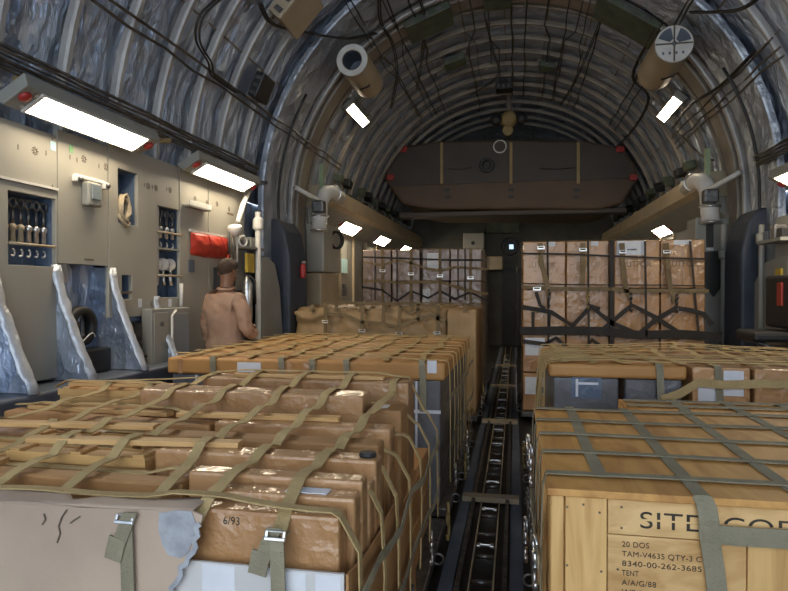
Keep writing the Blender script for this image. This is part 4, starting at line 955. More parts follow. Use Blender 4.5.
# second layer of strap ends folded at the two near buckles
t = thing('strap_end', 'short doubled daylight-toned strap end hanging under the middle front buckle of the near net', 'strap', (-.83, 1.42, .8))
T = Matrix.Translation((-.865, 1.432, .83)) @ Matrix.Rotation(.25, 4, 'Y'); MB().box(-.024, .024, -.003, .003, -.03, .03, T).build('webbing', 'strapg', t); MB().ribbon([(-.825, 1.437, .925), (-.845, 1.434, .87), (-.86, 1.432, .83)], .04, side=(1, 0, 0)).build('tail', 'strapg', t)
t = thing('strap_end', 'short doubled daylight-toned strap end hanging under the right front buckle of the near net', 'strap', (-.44, 1.42, .8))
T = Matrix.Translation((-.475, 1.447, .82)) @ Matrix.Rotation(.2, 4, 'Y'); MB().box(-.024, .024, -.003, .003, -.03, .03, T).build('webbing', 'strapg', t); MB().ribbon([(-.435, 1.448, .91), (-.455, 1.448, .86), (-.47, 1.446, .82)], .04, side=(1, 0, 0)).build('tail', 'strapg', t)
# ------------------------------------------------------------------ L2: tan-capped stack
X0, X1, YA, YB = -2.24, -.29, 3.95, 6.25
for j in range(3):
    for k in range(2):
        x0 = X0 + .02 + (X1 - X0 - .04) * j / 3; x1 = X0 + .02 + (X1 - X0 - .04) * (j + 1) / 3 - .012; y0 = YA + .03 + 1.12 * k; y1 = y0 + 1.10
        o = bx(x0, x1, y0, y1, .112, .915).build('wrapped_carton', 'greyw', bevel=.012)
        tag(o, 'grey wrapped carton under the left tan cover, %s, %s of three columns' % (('front row', 'back row')[k], ('wall-side', 'middle', 'aisle-side')[j]), 'carton', 'grey cartons under the left tan cap')
        if k == 0:
            for f in (.3, .75):
                x = x0 + (x1 - x0) * f; bx(x - .007, x + .007, y0 - .003, y0, .12, .91).build('strapping_band', 'paper', o)
            bx(x0, x1 + .003, y0 - .004, y0, .70, .722).build('strapping_band', 'paper', o)
t = thing('cardboard_cover', 'large tan cardboard cap over the second left stack, with a white label on its front', 'carton cap', (-1.25, 5.1, .92))
bx(X0, X1, YA, YB, .918, 1.03).build('cap', 'lid', t, bevel=.018, seg=3)
p = atY(249, 369, YA - .002); bx(p.x - .085, p.x + .085, YA - .004, YA - .0005, p.z - .045, p.z + .045).build('paper_label', 'paper', t)
p = atY(432, 367, YA - .002); bx(p.x - .03, p.x + .03, YA - .004, YA - .0005, p.z - .04, p.z + .04).build('shiny_tape', 'paper', t)
for x in (180, 290, 306): p = atY(x, 366, YA - .002); bx(p.x - .02, p.x + .02, YA - .003, YA - .0005, .92, 1.02).build('clear_tape', 'cardw', t)
net('olive webbing net over the second left stack with the tan cap', X0, X1, YA, YB, lambda x, y: 1.03 + .012 * (noise.noise(Vector((x * 4, y * 4, 1))) + .5), [X0 + .12 + .235 * k for k in range(8)], [YA + .12 + .26 * k for k in range(9)], .042, zf=.72, zside=.25, xi=X1, wob=.07, sidebands=(.8, .5), drops=(1, 3, 4, 5, 7))
# ------------------------------------------------------------------ L3: rumpled kraft carton with a net
def rumple(name, x0, x1, y0, y1, z0, z1, m_, amp, parent=None, n=40, seed=0):
    mb = MB(); bm = bmesh.new(); bmesh.ops.create_cube(bm, size=1)
    bmesh.ops.subdivide_edges(bm, edges=bm.edges[:], cuts=n, use_grid_fill=True)
    for v in bm.verts:
        p = Vector((x0 + (x1 - x0) * (v.co.x + .5), y0 + (y1 - y0) * (v.co.y + .5), z0 + (z1 - z0) * (v.co.z + .5)))
        up = max(0, (v.co.z + .15) * 1.6)
        q = Vector((p.x * 5, p.y * 5, p.z * 7 + seed)); d = noise.noise(q) * .6 + noise.noise(q * 2.3) * .4
        r = noise.noise(q * 3.7 + Vector((9, 9, 9)))
        p.z += amp * d * up; p.y += amp * .9 * (noise.noise(q + Vector((3, 7, 1))) + .5 * r) * up
        if abs(v.co.x) > .49: p.x += amp * .2 * r * up
        v.co = p
    bm.verts.index_update(); mb.add([v.co.copy() for v in bm.verts], [tuple(v.index for v in f.verts) for f in bm.faces]); bm.free()
    return mb.build(name, m_, parent, smooth=True)
o = rumple('kraft_carton', -2.42, -.62, 7.04, 8.7, .112, 1.275, 'capr', .075); tag(o, 'wide kraft cardboard carton with a crushed rumpled top edge, third on the left', 'carton')
o = rumple('kraft_carton', -.60, -.28, 7.0, 8.6, .112, 1.275, 'capr', .03, n=14, seed=4); tag(o, 'smaller upright kraft carton at the aisle end of the rumpled one', 'carton')
t = thing('cargo_net', 'drab net of looped straps hung on the front of the rumpled kraft carton', 'cargo net', (-1.4, 6.95, 1.0))
YN = 6.955
def zz(px, m_='strapb', w=.04, name='net_strap'):
    MB().ribbon([atY(x, y, YN) for x, y in px], w, n=(0, -1, 0), th=.008).build(name, m_, t)
zz([(322, 303), (340, 302), (370, 304), (410, 303), (438, 307)], w=.03)
zz([(325, 314), (345, 315), (362, 322), (384, 324), (398, 327), (415, 320), (430, 316), (445, 321)])
zz([(325, 303), (326, 322), (325, 337)]); zz([(363, 304), (362, 322), (361, 340)]); zz([(384, 304), (383, 324)]); zz([(400, 306), (399, 328), (400, 338)]); zz([(418, 304), (418, 320)]); zz([(438, 308), (438, 336)])
zz([(398, 304), (410, 314), (425, 306), (440, 318)], w=.03)
for x, y in ((325, 322), (362, 331), (399, 334), (437, 333)): p = atY(x, y, YN - .02); buckle(p, .062, t, nrm=(0, -1, 0), upv=(0, 0, 1))
for k in range(7):
    x = -2.2 + .3 * k; MB().ribbon([(x, YN, 1.25), (x, 7.0, 1.325), (x, 7.6, 1.335), (x, 8.5, 1.33)], .042, side=(1, 0, 0)).build('top_strap', 'strapb', t)
for k in range(5):
    y = 7.2 + .3 * k; MB().ribbon([(-2.25, y, 1.33), (-1.2, y, 1.335), (-.3, y, 1.32), (-.235, y, 1.28), (-.23, y, .7), (-.235, y, .2)], .042, side=(0, 1, 0)).build('cross_strap', 'strapb', t)
    hook((-.225, y, .2), .08).build('hook', 'steel', t, smooth=True)
# ------------------------------------------------------------------ far walls of cartons
def carton_wall(cols, rws, y0, y1, m_, labf, group, gap=.012, text=None, jx=.0):
    out = []
    for r, (z0, z1) in enumerate(rws):
        for c, (x0, x1) in enumerate(cols):
            yj = RND.uniform(0, .02)
            o = bx(x0 + gap / 2, x1 - gap / 2, y0 + yj, y1, z0, z1 - .004).build('carton', m_, bevel=.012)
            tag(o, labf(r, c), 'carton', group); out.append((r, c, o, x0, x1, y0 + yj, z0, z1))
            xm = (x0 + x1) / 2; bx(xm - .003, xm + .003, y0 + yj - .002, y0 + yj, z0 + .02, z1 - .02).build('flap_seam', 'cardi', o)
    return out
RW = ('bottom', 'second', 'third', 'top'); CW = ('first', 'second', 'third', 'fourth', 'fifth')
YL = 9.75
cw = carton_wall([(-2.27, -1.80), (-1.79, -1.33), (-1.32, -.86), (-.85, -.36)], [(.112, .62), (.625, 1.13), (1.135, 1.64), (1.645, 2.15)], YL, 11.9, 'mauve',
            lambda r, c: 'dull wrapped carton in the far left carton wall, %s row, %s column' % (RW[r], CW[c]), 'cartons of the far left wall')
for (r, c, o, x0, x1, y, z0, z1) in cw:
    if r == 3 and c == 2: bx(x0 + .1, x0 + .32, y - .004, y, z0 + .2, z1 - .06).build('paper_label', 'paper', o)
    if r == 2 and c == 2: bx(x0 + .02, x0 + .15, y - .004, y, z0 + .02, z1 - .12).build('paper_label', 'paper', o)
def front_net(lab, Yp, lines, loc, nm='cargo_net'):
    global t
    t = thing(nm, lab, 'cargo net', loc)
    for k, (px, w, m_) in enumerate(lines):
        MB().ribbon([atY(x, y, Yp - .0045 * (k % 3)) for x, y in px], w, n=(0, -1, 0), th=.006).build('net_strap', m_, t)
    return t
YQ = YL - .035
L4 = []
for x in (382.5, 411, 440, 470.5): L4.append(([(x, 249), (x, 300), (x + .5, 345)], .045, 'strapb'))
for x in (375, 397, 422, 458, 465): L4.append(([(x, 249), (x, 300)], .018, 'strapd'))
L4.append(([(363, 257), (390, 258), (420, 259), (450, 260), (484, 260)], .028, 'strapd'))
L4.append(([(363, 262), (382, 265), (398, 260), (411, 263), (425, 268), (440, 271), (455, 267), (470, 268), (487, 269)], .035, 'strapb'))
L4.append(([(363, 281), (383, 281), (400, 283), (411, 282), (440, 282), (470, 291), (488, 294)], .045, 'strapb'))
L4.append(([(362, 287), (382, 290), (397, 301), (411, 291), (428, 298), (440, 291), (455, 299), (470, 292), (488, 301)], .035, 'strapd'))
n4 = front_net('brown and black webbing net across the far left wall of cartons', YQ, L4, (-1.3, YQ, 1.2))
for x, y in ((382.5, 271), (411, 274), (440, 276), (470.5, 278)): buckle(atY(x, y, YQ - .02), .075, n4, nrm=(0, -1, 0), upv=(0, 0, 1))
for k in range(6):
    y = 9.9 + .33 * k; MB().ribbon([(-.345, y, 2.165), (-.315, y, 2.1), (-.31, y, 1.2), (-.30, y, .2)], .05, side=(0, 1, 0)).build('side_strap', 'strapd', n4)
    MB().ribbon([(-2.2, y, 2.17), (-1.3, y, 2.168), (-.345, y, 2.165)], .05, side=(0, 1, 0)).build('top_strap', 'strapb', n4)
# R3
YR = 7.30
def xr(px): return atY(px, 290, YR).x
cols = [(xr(522.5), xr(566)), (xr(566), xr(609.5)), (xr(614), xr(660.5)), (xr(660.5), xr(706))]
cw = carton_wall(cols, [(.112, .55), (.555, 1.0), (1.005, 1.515), (1.52, 2.06)], YR, 9.3, 'cardw',
            lambda r, c: 'wrapped brown carton in the tall right carton wall, %s row, %s from the aisle' % (RW[r], CW[c]), 'cartons of the tall right wall')
for (r, c, o, x0, x1, y, z0, z1) in cw:
    if r == 3:
        word('carton_print', 'UTFOR', .09, 'cardi' if c < 2 else 'mark', o, Vector((x0 + (.10, .12, .13, .12)[c], y - .001, z0 + .24)), FRONT, mw=.26)
    if r == 3 and c == 2: bx(x0 + .03, x0 + .33, y - .005, y, z1 - .17, z1 - .01).build('paper_label', 'paper', o); bx(x0 + .14, x0 + .24, y - .0065, y - .005, z1 - .115, z1 - .10).build('label_marking', 'ledge', o)
    if r == 3 and c == 3: bx(x0 + .14, x0 + .32, y - .005, y, z1 - .06, z1 - .008).build('paper_label', 'paper', o)
    if r == 3 and c in (0, 1): bx(x1 - .2, x1 - .12, y - .005, y, z1 - .06, z1 - .01).build('paper_label', 'paper', o)
    if r == 0 and c == 0 or r == 1 and c == 0: bx(x0 + .03, x0 + .25, y - .005, y, z1 - .25, z1 - .05).build('paper_label', 'paper', o)
YQ = YR - .03
L3_ = []
for x in (547.5, 588): L3_.append(([(x, 241), (x + .5, 300), (x + 1, 352)], .022, 'strapd'))
for x, d in ((645, 1.5), (690, 9)): L3_.append(([(x, 241), (x + d * .5, 290), (x + d, 336)], .022, 'strapd'))
L3_.append(([(611.8, 241), (611.8, 300), (612, 352)], .05, 'strapd'))  # black strip standing in for the shade in the gap between carton columns
for y in (254, 257): pass
L3_.append(([(522, 253.5), (566, 254), (612, 256), (660, 258), (707, 259)], .020, 'strapd'))
L3_.append(([(522, 283.5), (566, 284.5), (612, 285), (660, 285), (708, 286)], .012, 'strapd'))
L3_.append(([(522, 287), (550, 288.5), (580, 289), (612, 289), (626, 291), (665, 290.5), (709, 291)], .042, 'strapb'))
for a in ([(540, 243), (541, 262), (547, 283), (549, 299)], [(583, 243), (583, 270), (582, 286)], [(622, 243), (623, 265), (626, 290), (631, 300)], [(666, 243), (668, 268), (670, 286), (676, 303)]): L3_.append((a, .055, 'strapb'))
L3_.append(([(536, 292), (540, 305), (545, 309)], .04, 'strapd'))
L3_.append(([(522, 307), (537, 309.5), (551, 312), (573, 326), (590, 306), (612, 323), (640, 335)], .05, 'strapd'))
L3_.append(([(573, 325), (592, 306), (600, 309)], .045, 'strapd'))
L3_.append(([(600, 332), (632, 305), (655, 317), (684, 336)], .05, 'strapd'))
L3_.append(([(640, 333), (658, 318), (676, 308), (690, 310), (704, 314), (712, 325)], .05, 'strapd'))
L3_.append(([(520, 331), (560, 330.5), (600, 331), (640, 335), (680, 334), (722, 337)], .095, 'strapd'))
L3_.append(([(522, 341), (545, 344), (556, 338), (570, 350)], .045, 'strapd')); L3_.append(([(584, 350), (592, 340), (606, 350)], .045, 'strapd'))
L3_.append(([(533, 312), (533, 330)], .035, 'strapd')); L3_.append(([(550, 312), (549, 330)], .025, 'strapd'))
n3 = front_net('black and tan webbing net with zigzag lower straps over the tall right wall of cartons', YQ, L3_, (1.2, YQ, 1.0))
for x, y in ((583, 250), (623, 252), (667, 252), (541, 248)): buckle(atY(x, y, YQ - .02), .065, n3, nrm=(0, -1, 0), upv=(0, 0, 1))
for x, y in ((549, 299), (588, 301), (631, 303), (677, 304)): hook(atY(x, y, YQ - .03), .10).build('hook', 'ystrap' if x == 588 else 'dsteel', n3, smooth=True)
for x, y in ((537, 289),): buckle(atY(x, y, YQ - .02), .07, n3, nrm=(0, -1, 0), upv=(0, 0, 1))
for k in range(6):
    y = 7.45 + .33 * k; MB().ribbon([(.215, y, 2.07), (.185, y, 2.0), (.18, y, 1.1), (.18, y, .2)], .055, side=(0, 1, 0)).build('side_strap', 'strapd', n3)
    MB().ribbon([(.215, y, 2.07), (1.2, y, 2.075), (2.16, y, 2.07)], .055, side=(0, 1, 0)).build('top_strap', 'strapb', n3)
    hook((.17, y, .22), .08).build('hook', 'steel', n3, smooth=True)
for z in (1.75, 1.3, .95, .6): MB().ribbon([(.172, 7.3, z), (.168, 8.2, z - .03), (.172, 9.3, z)], .05, n=(1, 0, 0)).build('side_strap', 'strapb' if z > 1.5 else 'strapd', n3)
# ------------------------------------------------------------------ R1: stencilled wooden crate
CXa, CXb, CYa, CYb, CZ = .255, 2.42, 1.86, 3.12, .925
t = crate = thing('wooden_crate', 'big pine and plywood crate stencilled SITE CODE and TENT, front right', 'crate', (1.3, 2.5, .11))
bx(CXa + .015, CXb - .015, CYa + .02, CYb - .02, .112, CZ - .03).build('body', 'woody', t)
e = [CXa, .62, .98, 1.36, 1.75, 2.1, CXb]
bx(CXa - .012, CXb + .01, CYa - .012, CYb + .01, CZ - .022, CZ).build('lid', 'woody', t, bevel=.003)
for x0, x1, m_ in ((CXa, CXa + .035, 'woodz'), (CXa + .04, CXa + .155, 'woodz')):
    bx(x0, x1, CYa - .0, CYa + .02, .112, CZ - .024).build('front_plank', m_, t, bevel=.002)
bx(CXa + .158, CXb, CYa + .002, CYa + .02, .80, CZ - .024).build('top_board', 'woodf', t, bevel=.002)
bx(CXa + .158, .78, CYa + .004, CYa + .02, .112, .797).build('front_panel', 'woodf', t, bevel=.002)
bx(.782, .92, CYa + .0, CYa + .02, .112, .797).build('front_plank', 'woodz', t, bevel=.002)
bx(.923, CXb, CYa + .004, CYa + .02, .112, .797).build('front_panel', 'woodf', t, bevel=.002)
for y0, y1 in ((CYa + .02, CYa + .14), (CYb - .14, CYb - .02), (2.42, 2.54)): bx(CXa - .003, CXa + .015, y0, y1, .112, CZ - .023).build('side_plank', 'woodz', t, bevel=.002)
nm = MB()
for (x, z) in ((.30, .87), (.30, .70), (.345, .88), (.345, .6), (.39, .86), (.395, .69), (.45, .88), (.45, .82), (.44, .70), (.44, .62), (.66, .83), (.70, .87)):
    nm.lathe((x, CYa - .001, z), (0, -1, 0), [(.0035, 0), (.0035, .001), (0, .0012)], 8)
nm.build('nail_heads', 'mark', t)
p = atY(639, 528, CYa); word('stencil_large', 'SITE  CODE', .068, 'ink', t, (p.x, CYa + .0012, p.z), FRONT, mw=.46, gap=.006)
for i, (s, x, y, w) in enumerate((('20 DOS', 622, 547, .073), ('TAM-V4635 QTY-3 C', 622, 556.5, .212), ('8340-00-262-3685', 622, 565.5, .212), ('TENT', 622, 571, .046), ('A/A/G/88', 622, 579.5, .093), ('W7-700  CU-43.0', 622, 588.5, .185))):
    z = .766 - .029 * i
    p = atY(622, 547, CYa); word('stencil_line', s, .022, 'ink', t, (p.x, CYa + .0032, p.z - .0275 * i), FRONT, mw=w)
# net on the crate
cz = lambda x, y: CZ
la = [atZ(x, y, CZ).x for x, y in ((605, 466), (690, 468), (778, 464))]
la = [.41, .66, .93, 1.2, 1.46, 1.72, 1.98, 2.25]
t = thing('cargo_net', 'grey-green webbing net stretched over the stencilled wooden crate', 'cargo net', (1.3, 2.5, CZ))
ys_ = [atZ(548, y, CZ).y for y in (474.5, 453, 435, 421)] + [3.06]
for i, x in enumerate(la):
    a = [Vector((x, CYa + (.12 if i == 0 else 0) - (0 if i == 0 else .014), CZ + .004)), Vector((x - .004, 2.3, CZ + .004)), Vector((x, 2.7, CZ + .004)), Vector((x, CYb + .015, CZ + .004)), Vector((x, CYb + .018, CZ - .2))]
    MB().ribbon(a, .041, side=(1, 0, 0)).build('long_strap', 'strapg', t)
for i, y in enumerate(ys_):
    a = [Vector((CXa - .026, y + RND.uniform(-.02, .02), .3)), Vector((CXa - .024, y + .01, .7)), Vector((CXa - .019, y, CZ - .03)), Vector((CXa - .008, y, CZ + .008))] + [Vector((CXa + .1 + .25 * k, y + .01 * math.sin(k * 1.1 + i), CZ + .009)) for k in range(9)] + [Vector((CXb + .013, y, CZ + .006))]
    MB().ribbon(a, .034, side=(0, 1, 0)).build('cross_strap', 'strapg', t)
    for dz in ((.36, .62) if i % 2 == 0 else (.48,)):
        hook((CXa - .04, y + .05, dz + .08 * (i % 3)), .085).build('hook', 'steel' if dz > .5 else 'dsteel', t, smooth=True)
xb = la[1]
fr = [(xb, CYa - .014, CZ + .003), (xb + .01, CYa - .018, CZ - .02), (xb + .016, CYa - .022, CZ - .06), (xb + .018, CYa - .016, CZ - .10), (xb + .035, CYa - .01, .72), (xb + .06, CYa - .01, .5), (xb + .08, CYa - .01, .2)]
MB().ribbon(fr, .052, side=(1, 0, 0)).build('front_strap', 'strapg', t)
for x in la[3::2]:
    MB().ribbon([(x, CYa - .014, CZ + .003), (x, CYa - .018, CZ - .03), (x + .02, CYa - .012, .2)], .052, side=(1, 0, 0)).build('front_strap', 'strapg', t)
MB().ribbon([(xb + .0, CYa - .017, CZ - .098), (xb + .1, CYa - .018, CZ - .100), (xb + .5, CYa - .016, CZ - .094), (CXb, CYa - .014, CZ - .09)], .052, n=(0, -1, 0)).build('front_strap', 'strapg', t)
for z in (.68, .45): MB().ribbon([(CXa - .035, CYa + .05, z), (CXa - .04, 2.4, z - .03), (CXa - .035, CYb, z)], .04, n=(1, 0, 0)).build('side_strap', 'strapg', t)
# crate behind, smaller
t = thing('wooden_crate', 'low plywood crate peeping over the back edge of the stencilled crate', 'crate', (1.5, 3.5, .11))
bx(.70, 2.42, 3.17, 3.45, .112, .90).build('body', 'woody', t, bevel=.003)
bx(.69, 2.43, 3.16, 3.46, .90, .92).build('lid', 'woody', t, bevel=.003)
bx(.69, .72, 3.158, 3.46, .85, .898).build('edge_plank', 'woodz', t)
t = thing('cargo_net', 'thin grey-green webbing over the low plywood crate', 'cargo net', (1.5, 3.3, .92))
for x in (.95, 1.2, 1.45, 1.7, 1.95, 2.2): MB().ribbon([(x, 3.152, .8), (x, 3.154, .915), (x, 3.17, .926), (x, 3.45, .926), (x, 3.47, .915), (x, 3.475, .8)], .045, side=(1, 0, 0)).build('long_strap', 'strapg', t)
for y in (3.25, 3.38): MB().ribbon([(.70, y, .93), (1.5, y + .02, .931), (2.42, y, .93)], .04, side=(0, 1, 0)).build('cross_strap', 'strapg', t)
# ------------------------------------------------------------------ R2: tan-capped right stack
t = thing('cardboard_cover', 'tan cardboard cap with rounded corners over the right stack behind the wooden crate', 'carton cap', (.8, 4.6, .9))
bx(.36, 1.17, 4.0, 5.2, .955, 1.04).build('cap', 'lid', t, bevel=.022, seg=3)
o = bx(.39, .78, 4.02, 5.18, .112, .952).build('dark_carton', 'greyw', bevel=.012); tag(o, 'grey wrapped carton with a blue and white label under the right tan cap', 'carton')
p = atY(588, 387, 4.02); bx(p.x - .10, p.x + .08, 4.014, 4.019, p.z - .07, p.z + .06).build('blue_label', 'blue', o)
bx(p.x - .06, p.x + .06, 4.010, 4.013, p.z + .015, p.z + .03).build('label_mark', 'paper', o); bx(p.x - .075, p.x - .06, 4.010, 4.013, p.z - .06, p.z + .05).build('label_mark', 'paper', o)
o = bx(.82, 1.15, 4.04, 5.18, .112, .952).build('dark_carton', 'greyw', bevel=.012); tag(o, 'plain grey wrapped carton under the right tan cap, second from the aisle', 'carton')
for x0, x1, lab, k in ((1.20, 1.52, 'brown carton with a large white label right of the right tan cap', 0), (1.54, 1.92, 'shrink-wrapped brown carton second right of the right tan cap', 1), (1.94, 2.40, 'shrink-wrapped brown carton at the wall end of the right stack', 2)):
    o = bx(x0, x1, 4.0, 5.1, .112, 1.035).build('carton', 'cardw', bevel=.012); tag(o, lab, 'carton', 'wrapped cartons beside the right tan cap')
    if k == 0:
        bx(x0 + .03, x0 + .14, 3.994, 3.999, .80, .96).build('paper_label', 'paper', o); bx(x0 + .17, x0 + .28, 3.994, 3.999, .87, 1.02).build('paper_label', 'paper', o)
def H2(x, y): return 1.042 + .010 * (noise.noise(Vector((x * 4, y * 4, 6))) + .4) + .03 * math.exp(-((x - 1.35) / .3) ** 2) * max(0, min(1, (y - 4.5) / .4))
net('dense olive webbing net over the tan-capped right stack behind the wooden crate', .36, 2.40, 4.0, 5.2, H2, [.45, .62, .80, .98, 1.14, 1.33, 1.55, 1.74, 1.93, 2.12, 2.3], [4.08, 4.22, 4.37, 4.52, 4.68, 4.84, 5.0, 5.14], .042, zf=.66, zside=.22, xi=.36, wob=.09, sidebands=(.85, .6, .4), drops=(3, 5, 7, 9))
n2 = thing('tie_strap', 'wide olive strap swagged across the front of the right stack cartons', 'strap', (1.3, 3.96, .85))
MB().ribbon([(1.02, 3.965, .84), (1.12, 3.965, .88), (1.22, 3.962, .95), (1.36, 3.962, .94), (1.6, 3.962, .955), (1.95, 3.962, .945)], .05, n=(0, -1, 0)).build('webbing', 'strap', n2)
# heap of slack straps on the aisle corner of the right stack
t = thing('slack_net', 'bunched slack webbing spilling over the aisle corner of the right stack', 'cargo net', (.33, 4.2, .8))
for k in range(9):
    y = 4.0 + .085 * k; a = RND.uniform(-.03, .03)
    MB().ribbon([(.62 + a, y + .1, 1.065), (.45, y + .05, 1.068), (.35 + a * .3, y, 1.04), (.318, y - .01, .96), (.305 + a * .3, y - .02, .8), (.30, y - .02 + a, .6), (.31, y + a, .3)], .038, side=(.15, 1, 0)).build('webbing', 'strap', t)
# stray gear along the aisle
for i, (x, y, z) in enumerate(((-.215, 4.7, .16), (-.215, 4.95, .14), (.22, 4.9, .2), (.22, 5.15, .16), (-.21, 3.4, .22), (.20, 2.9, .35), (-.22, 7.4, .3))):
    tag(hook((x, y, z), .10).build('snap_hook', 'steel' if i % 2 else 'ystrap', smooth=True), 'bright snap hook dangling at the pallet edge in the aisle', 'hook', 'snap hooks along the aisle')
# ================================================================== THE MAN
MX, MY = -2.385, 5.14
t = man = thing('person', 'man in a tan flight suit seen from behind by the left wall, short dark hair', 'person', (MX, MY, 0))
def skin_obj(name, V, E, m_, parent, sub=2, root=0):
    me = bpy.data.meshes.new(name); o0 = ORG[parent]
    me.from_pydata([Vector(v[0]) - o0 for v in V], E, []); o = bpy.data.objects.new(name, me); COL.objects.link(o); o.parent = parent; ORG[o] = o0
    s = o.modifiers.new('skin', 'SKIN'); s.use_smooth_shade = True
    for i, v in enumerate(V):
        r = v[1]; me.skin_vertices[0].data[i].radius = r if isinstance(r, tuple) else (r, r)
    me.skin_vertices[0].data[root].use_root = True
    b = o.modifiers.new('sub', 'SUBSURF'); b.levels = sub; b.render_levels = sub
    me.materials.append(M[m_]); return o
# local frame: he faces +Y with a slight turn to his right; s: shoulder axis
TA = math.radians(-14); cs, sn = math.cos(TA), math.sin(TA)
def P(x, y, z):
    x *= .88; return (MX + x * cs - y * sn, MY + x * sn + y * cs, z)
body_V = [(P(0, 0, .98), (.150, .115)), (P(0, -.01, 1.13), (.140, .105)), (P(0, -.015, 1.27), (.160, .115)), (P(0, -.005, 1.40), (.150, .105)), (P(0, .0, 1.47), (.085, .075)), (P(0, .015, 1.54), (.055, .055)), (P(0, .03, 1.60), (.062, .075)), (P(0, .035, 1.68), (.076, .092)), (P(0, .03, 1.745), (.058, .070)),
          (P(-.17, .0, 1.425), .062), (P(-.205, -.01, 1.30), .050), (P(-.228, -.01, 1.13), .042), (P(-.225, .03, 1.00), .036), (P(-.22, .06, .885), .027), (P(-.218, .075, .82), (.020, .034)),
          (P(.17, .0, 1.425), .062), (P(.225, -.01, 1.30), .052), (P(.255, .0, 1.14), .043), (P(.22, .12, 1.10), .036), (P(.15, .235, 1.12), .027), (P(.11, .29, 1.13), (.020, .034)),
          (P(-.095, 0, .86), .092), (P(-.10, .015, .50), .062), (P(-.10, -.01, .12), .043), (P(-.105, .12, .05), .038),
          (P(.095, 0, .86), .092), (P(.10, .015, .50), .062), (P(.10, -.01, .12), .043), (P(.105, .12, .05), .038)]
body_E = [(0, 1), (1, 2), (2, 3), (3, 4), (4, 5), (5, 6), (6, 7), (7, 8), (3, 9), (9, 10), (10, 11), (11, 12), (12, 13), (13, 14), (3, 15), (15, 16), (16, 17), (17, 18), (18, 19), (19, 20), (0, 21), (21, 22), (22, 23), (23, 24), (0, 25), (25, 26), (26, 27), (27, 28)]
body_V = [(p, (tuple(q * .8 for q in r) if isinstance(r, tuple) else r * .8)) if i in (0, 1, 2, 3, 4, 9, 10, 11, 15, 16, 17, 21, 22, 25, 26) else (p, r) for i, (p, r) in enumerate(body_V)]
skin_obj('body', body_V, body_E, 'skin', man)
suit_V = [(P(0, 0, .98), (.172, .135)), (P(0, -.01, 1.13), (.160, .125)), (P(0, -.02, 1.27), (.188, .142)), (P(0, -.005, 1.39), (.182, .128)), (P(0, .004, 1.465), (.110, .092)), (P(0, .010, 1.51), (.072, .072)),
          (P(-.17, .0, 1.41), .080), (P(-.215, -.01, 1.29), .070), (P(-.232, -.01, 1.13), .058), (P(-.23, .03, 1.01), .050), (P(-.225, .055, .92), .042),
          (P(.17, .0, 1.41), .080), (P(.238, -.01, 1.29), .074), (P(.265, .0, 1.15), .062), (P(.225, .115, 1.105), .054), (P(.165, .215, 1.115), .044),
          (P(-.095, 0, .86), .112), (P(-.10, .012, .50), .082), (P(-.10, -.01, .17), .066), (P(.095, 0, .86), .112), (P(.10, .012, .50), .082), (P(.10, -.01, .17), .066)]
suit_E = [(0, 1), (1, 2), (2, 3), (3, 4), (4, 5), (3, 6), (6, 7), (7, 8), (8, 9), (9, 10), (3, 11), (11, 12), (12, 13), (13, 14), (14, 15), (0, 16), (16, 17), (17, 18), (0, 19), (19, 20), (20, 21)]
so = skin_obj('flight_suit', suit_V, suit_E, 'suit', man, 3)
tx = bpy.data.textures.new('folds', 'CLOUDS'); tx.noise_scale = .06
dm = so.modifiers.new('folds', 'DISPLACE'); dm.texture = tx; dm.strength = .034; dm.mid_level = .5
m = MB(); m.ring(P(0, .010, 1.515), (0, -.15, 1), .070, .014, 24, 8); m.build('collar', 'suit', man, smooth=True)
m = MB(); 
for s in (-1, 1):
    m.box(*(lambda c: (c[0] - .05, c[0] + .05, c[1] - .06, c[1] + .20, 0, .10))(P(s * .10, 0, 0)))
bo = m.build('boots', 'boot', man, bevel=.03, seg=3)
# hair: short crop over the skull, down to the nape
def hair_pt(u, v):
    a = u * 2 * PI; back = .5 - .5 * math.cos(a)
    b = v * PI * (.40 + .33 * back)
    x = .099 * math.sin(b) * math.sin(a); y = .100 * math.sin(b) * math.cos(a); z = .092 * math.cos(b)
    n = .0015 * noise.noise(Vector((x * 300, y * 300, z * 300)))
    return Vector(P(x * (1 + n * 8), .032 + y * (1 + n * 8), 1.698 + z))
hm = grid_mesh(hair_pt, [i / 48 for i in range(49)], [i / 20 for i in range(21)]).build('hair', 'hair', man, smooth=True)
for s in (-1, 1):
    m = MB(); vs = []
    for k in range(12):
        a = 2 * PI * k / 12; vs.append(Vector(P(s * (.083 + .012 * (math.sin(a) < 0)), .030 - .0 + .017 * math.cos(a) - .008, 1.665 + .031 * math.sin(a))))
    m.prism(vs, Vector(P(s * .012, -.006, 0)) - Vector(P(0, 0, 0))); m.build('ear', 'skin', man, bevel=.004)
m = MB(); m.lathe(P(0, .125, 1.655), (-sn, cs, -.25), [(.017, 0), (.013, .014), (.004, .024), (0, .025)], 10); m.build('nose', 'skin', man, smooth=True)
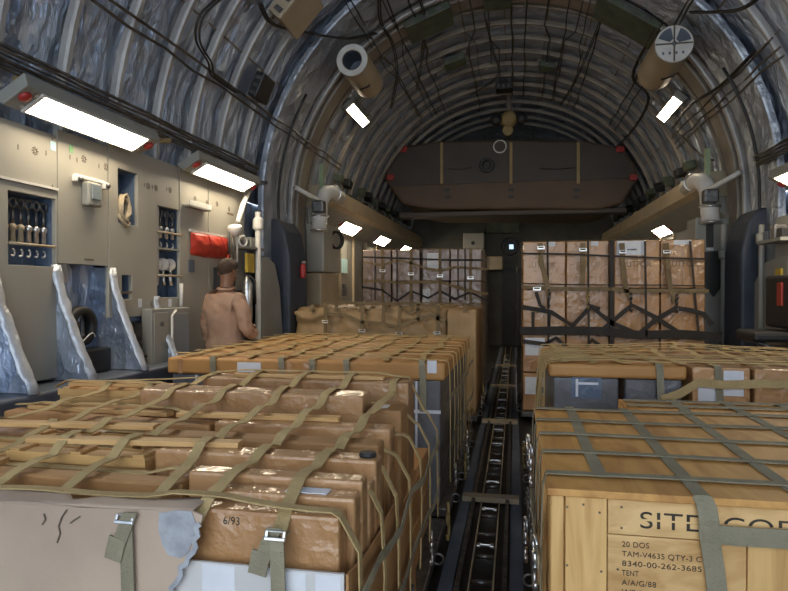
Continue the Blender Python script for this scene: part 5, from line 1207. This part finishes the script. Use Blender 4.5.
for s in (-1, 1):
    m = MB(); m.lathe(P(s * .033, .112, 1.690), (-sn, cs, 0), [(.013, 0), (.010, .008), (0, .011)], 12); m.build('eye', 'white', man, smooth=True)
m = MB(); m.tube([P(-.024, .120, 1.612), P(0, .127, 1.612), P(.024, .120, 1.612)], .006, 6); m.build('mouth', 'redk', man, smooth=True)
# fingers on both hands
def fingers(base, d, sidev, nrm):
    b = Vector(base); d = Vector(d).normalized(); sd = Vector(sidev).normalized(); n = Vector(nrm).normalized()
    for k, (o_, ln) in enumerate(((-.026, .066), (-.009, .076), (.009, .072), (.025, .056))):
        a = b + sd * o_; V = [(a - d * .03, .011), (a + d * ln * .35, .0095), (a + d * ln * .75 + n * .010, .0085), (a + d * ln + n * .026, .0075)]
        skin_obj('finger', V, [(0, 1), (1, 2), (2, 3)], 'skin', man, 1)
    V = [(b - d * .04 - sd * .02, .012), (b - d * .01 - sd * .042 + n * .012, .0105), (b + d * .022 - sd * .046 + n * .024, .009)]
    skin_obj('thumb', V, [(0, 1), (1, 2)], 'skin', man, 1)
fingers(P(-.218, .085, .795), (0, .1, -1), (0, -1, 0), (1, .2, 0)); fingers(P(.09, .315, 1.135), (-.6, .8, .1), (0, -.1, -1), (-.8, -.6, 0))
# ================================================================== LIGHT, CAMERA
w = bpy.data.worlds.new('daylight'); SC.world = w; w.use_nodes = True
bg = w.node_tree.nodes['Background']; bg.inputs[0].default_value = (.86, .93, 1.0, 1); bg.inputs[1].default_value = 2.95
cam = bpy.data.cameras.new('camera'); cam.sensor_width = 36; cam.lens = FPX * 36 / 788; cam.clip_start = .05
co = bpy.data.objects.new('camera', cam); COL.objects.link(co)
co.matrix_world = Matrix.Translation(CAM) @ Matrix((RT, UP, -FW)).transposed().to_4x4()
SC.camera = co
SC.view_settings.view_transform = 'Standard'; SC.view_settings.look = 'None'; SC.view_settings.gamma = 1; SC.view_settings.exposure = 0.22
SC.view_settings.use_curve_mapping = False
SC.cycles.use_denoising = True
SC.cycles.max_bounces = 8; SC.cycles.diffuse_bounces = 4; SC.cycles.glossy_bounces = 4
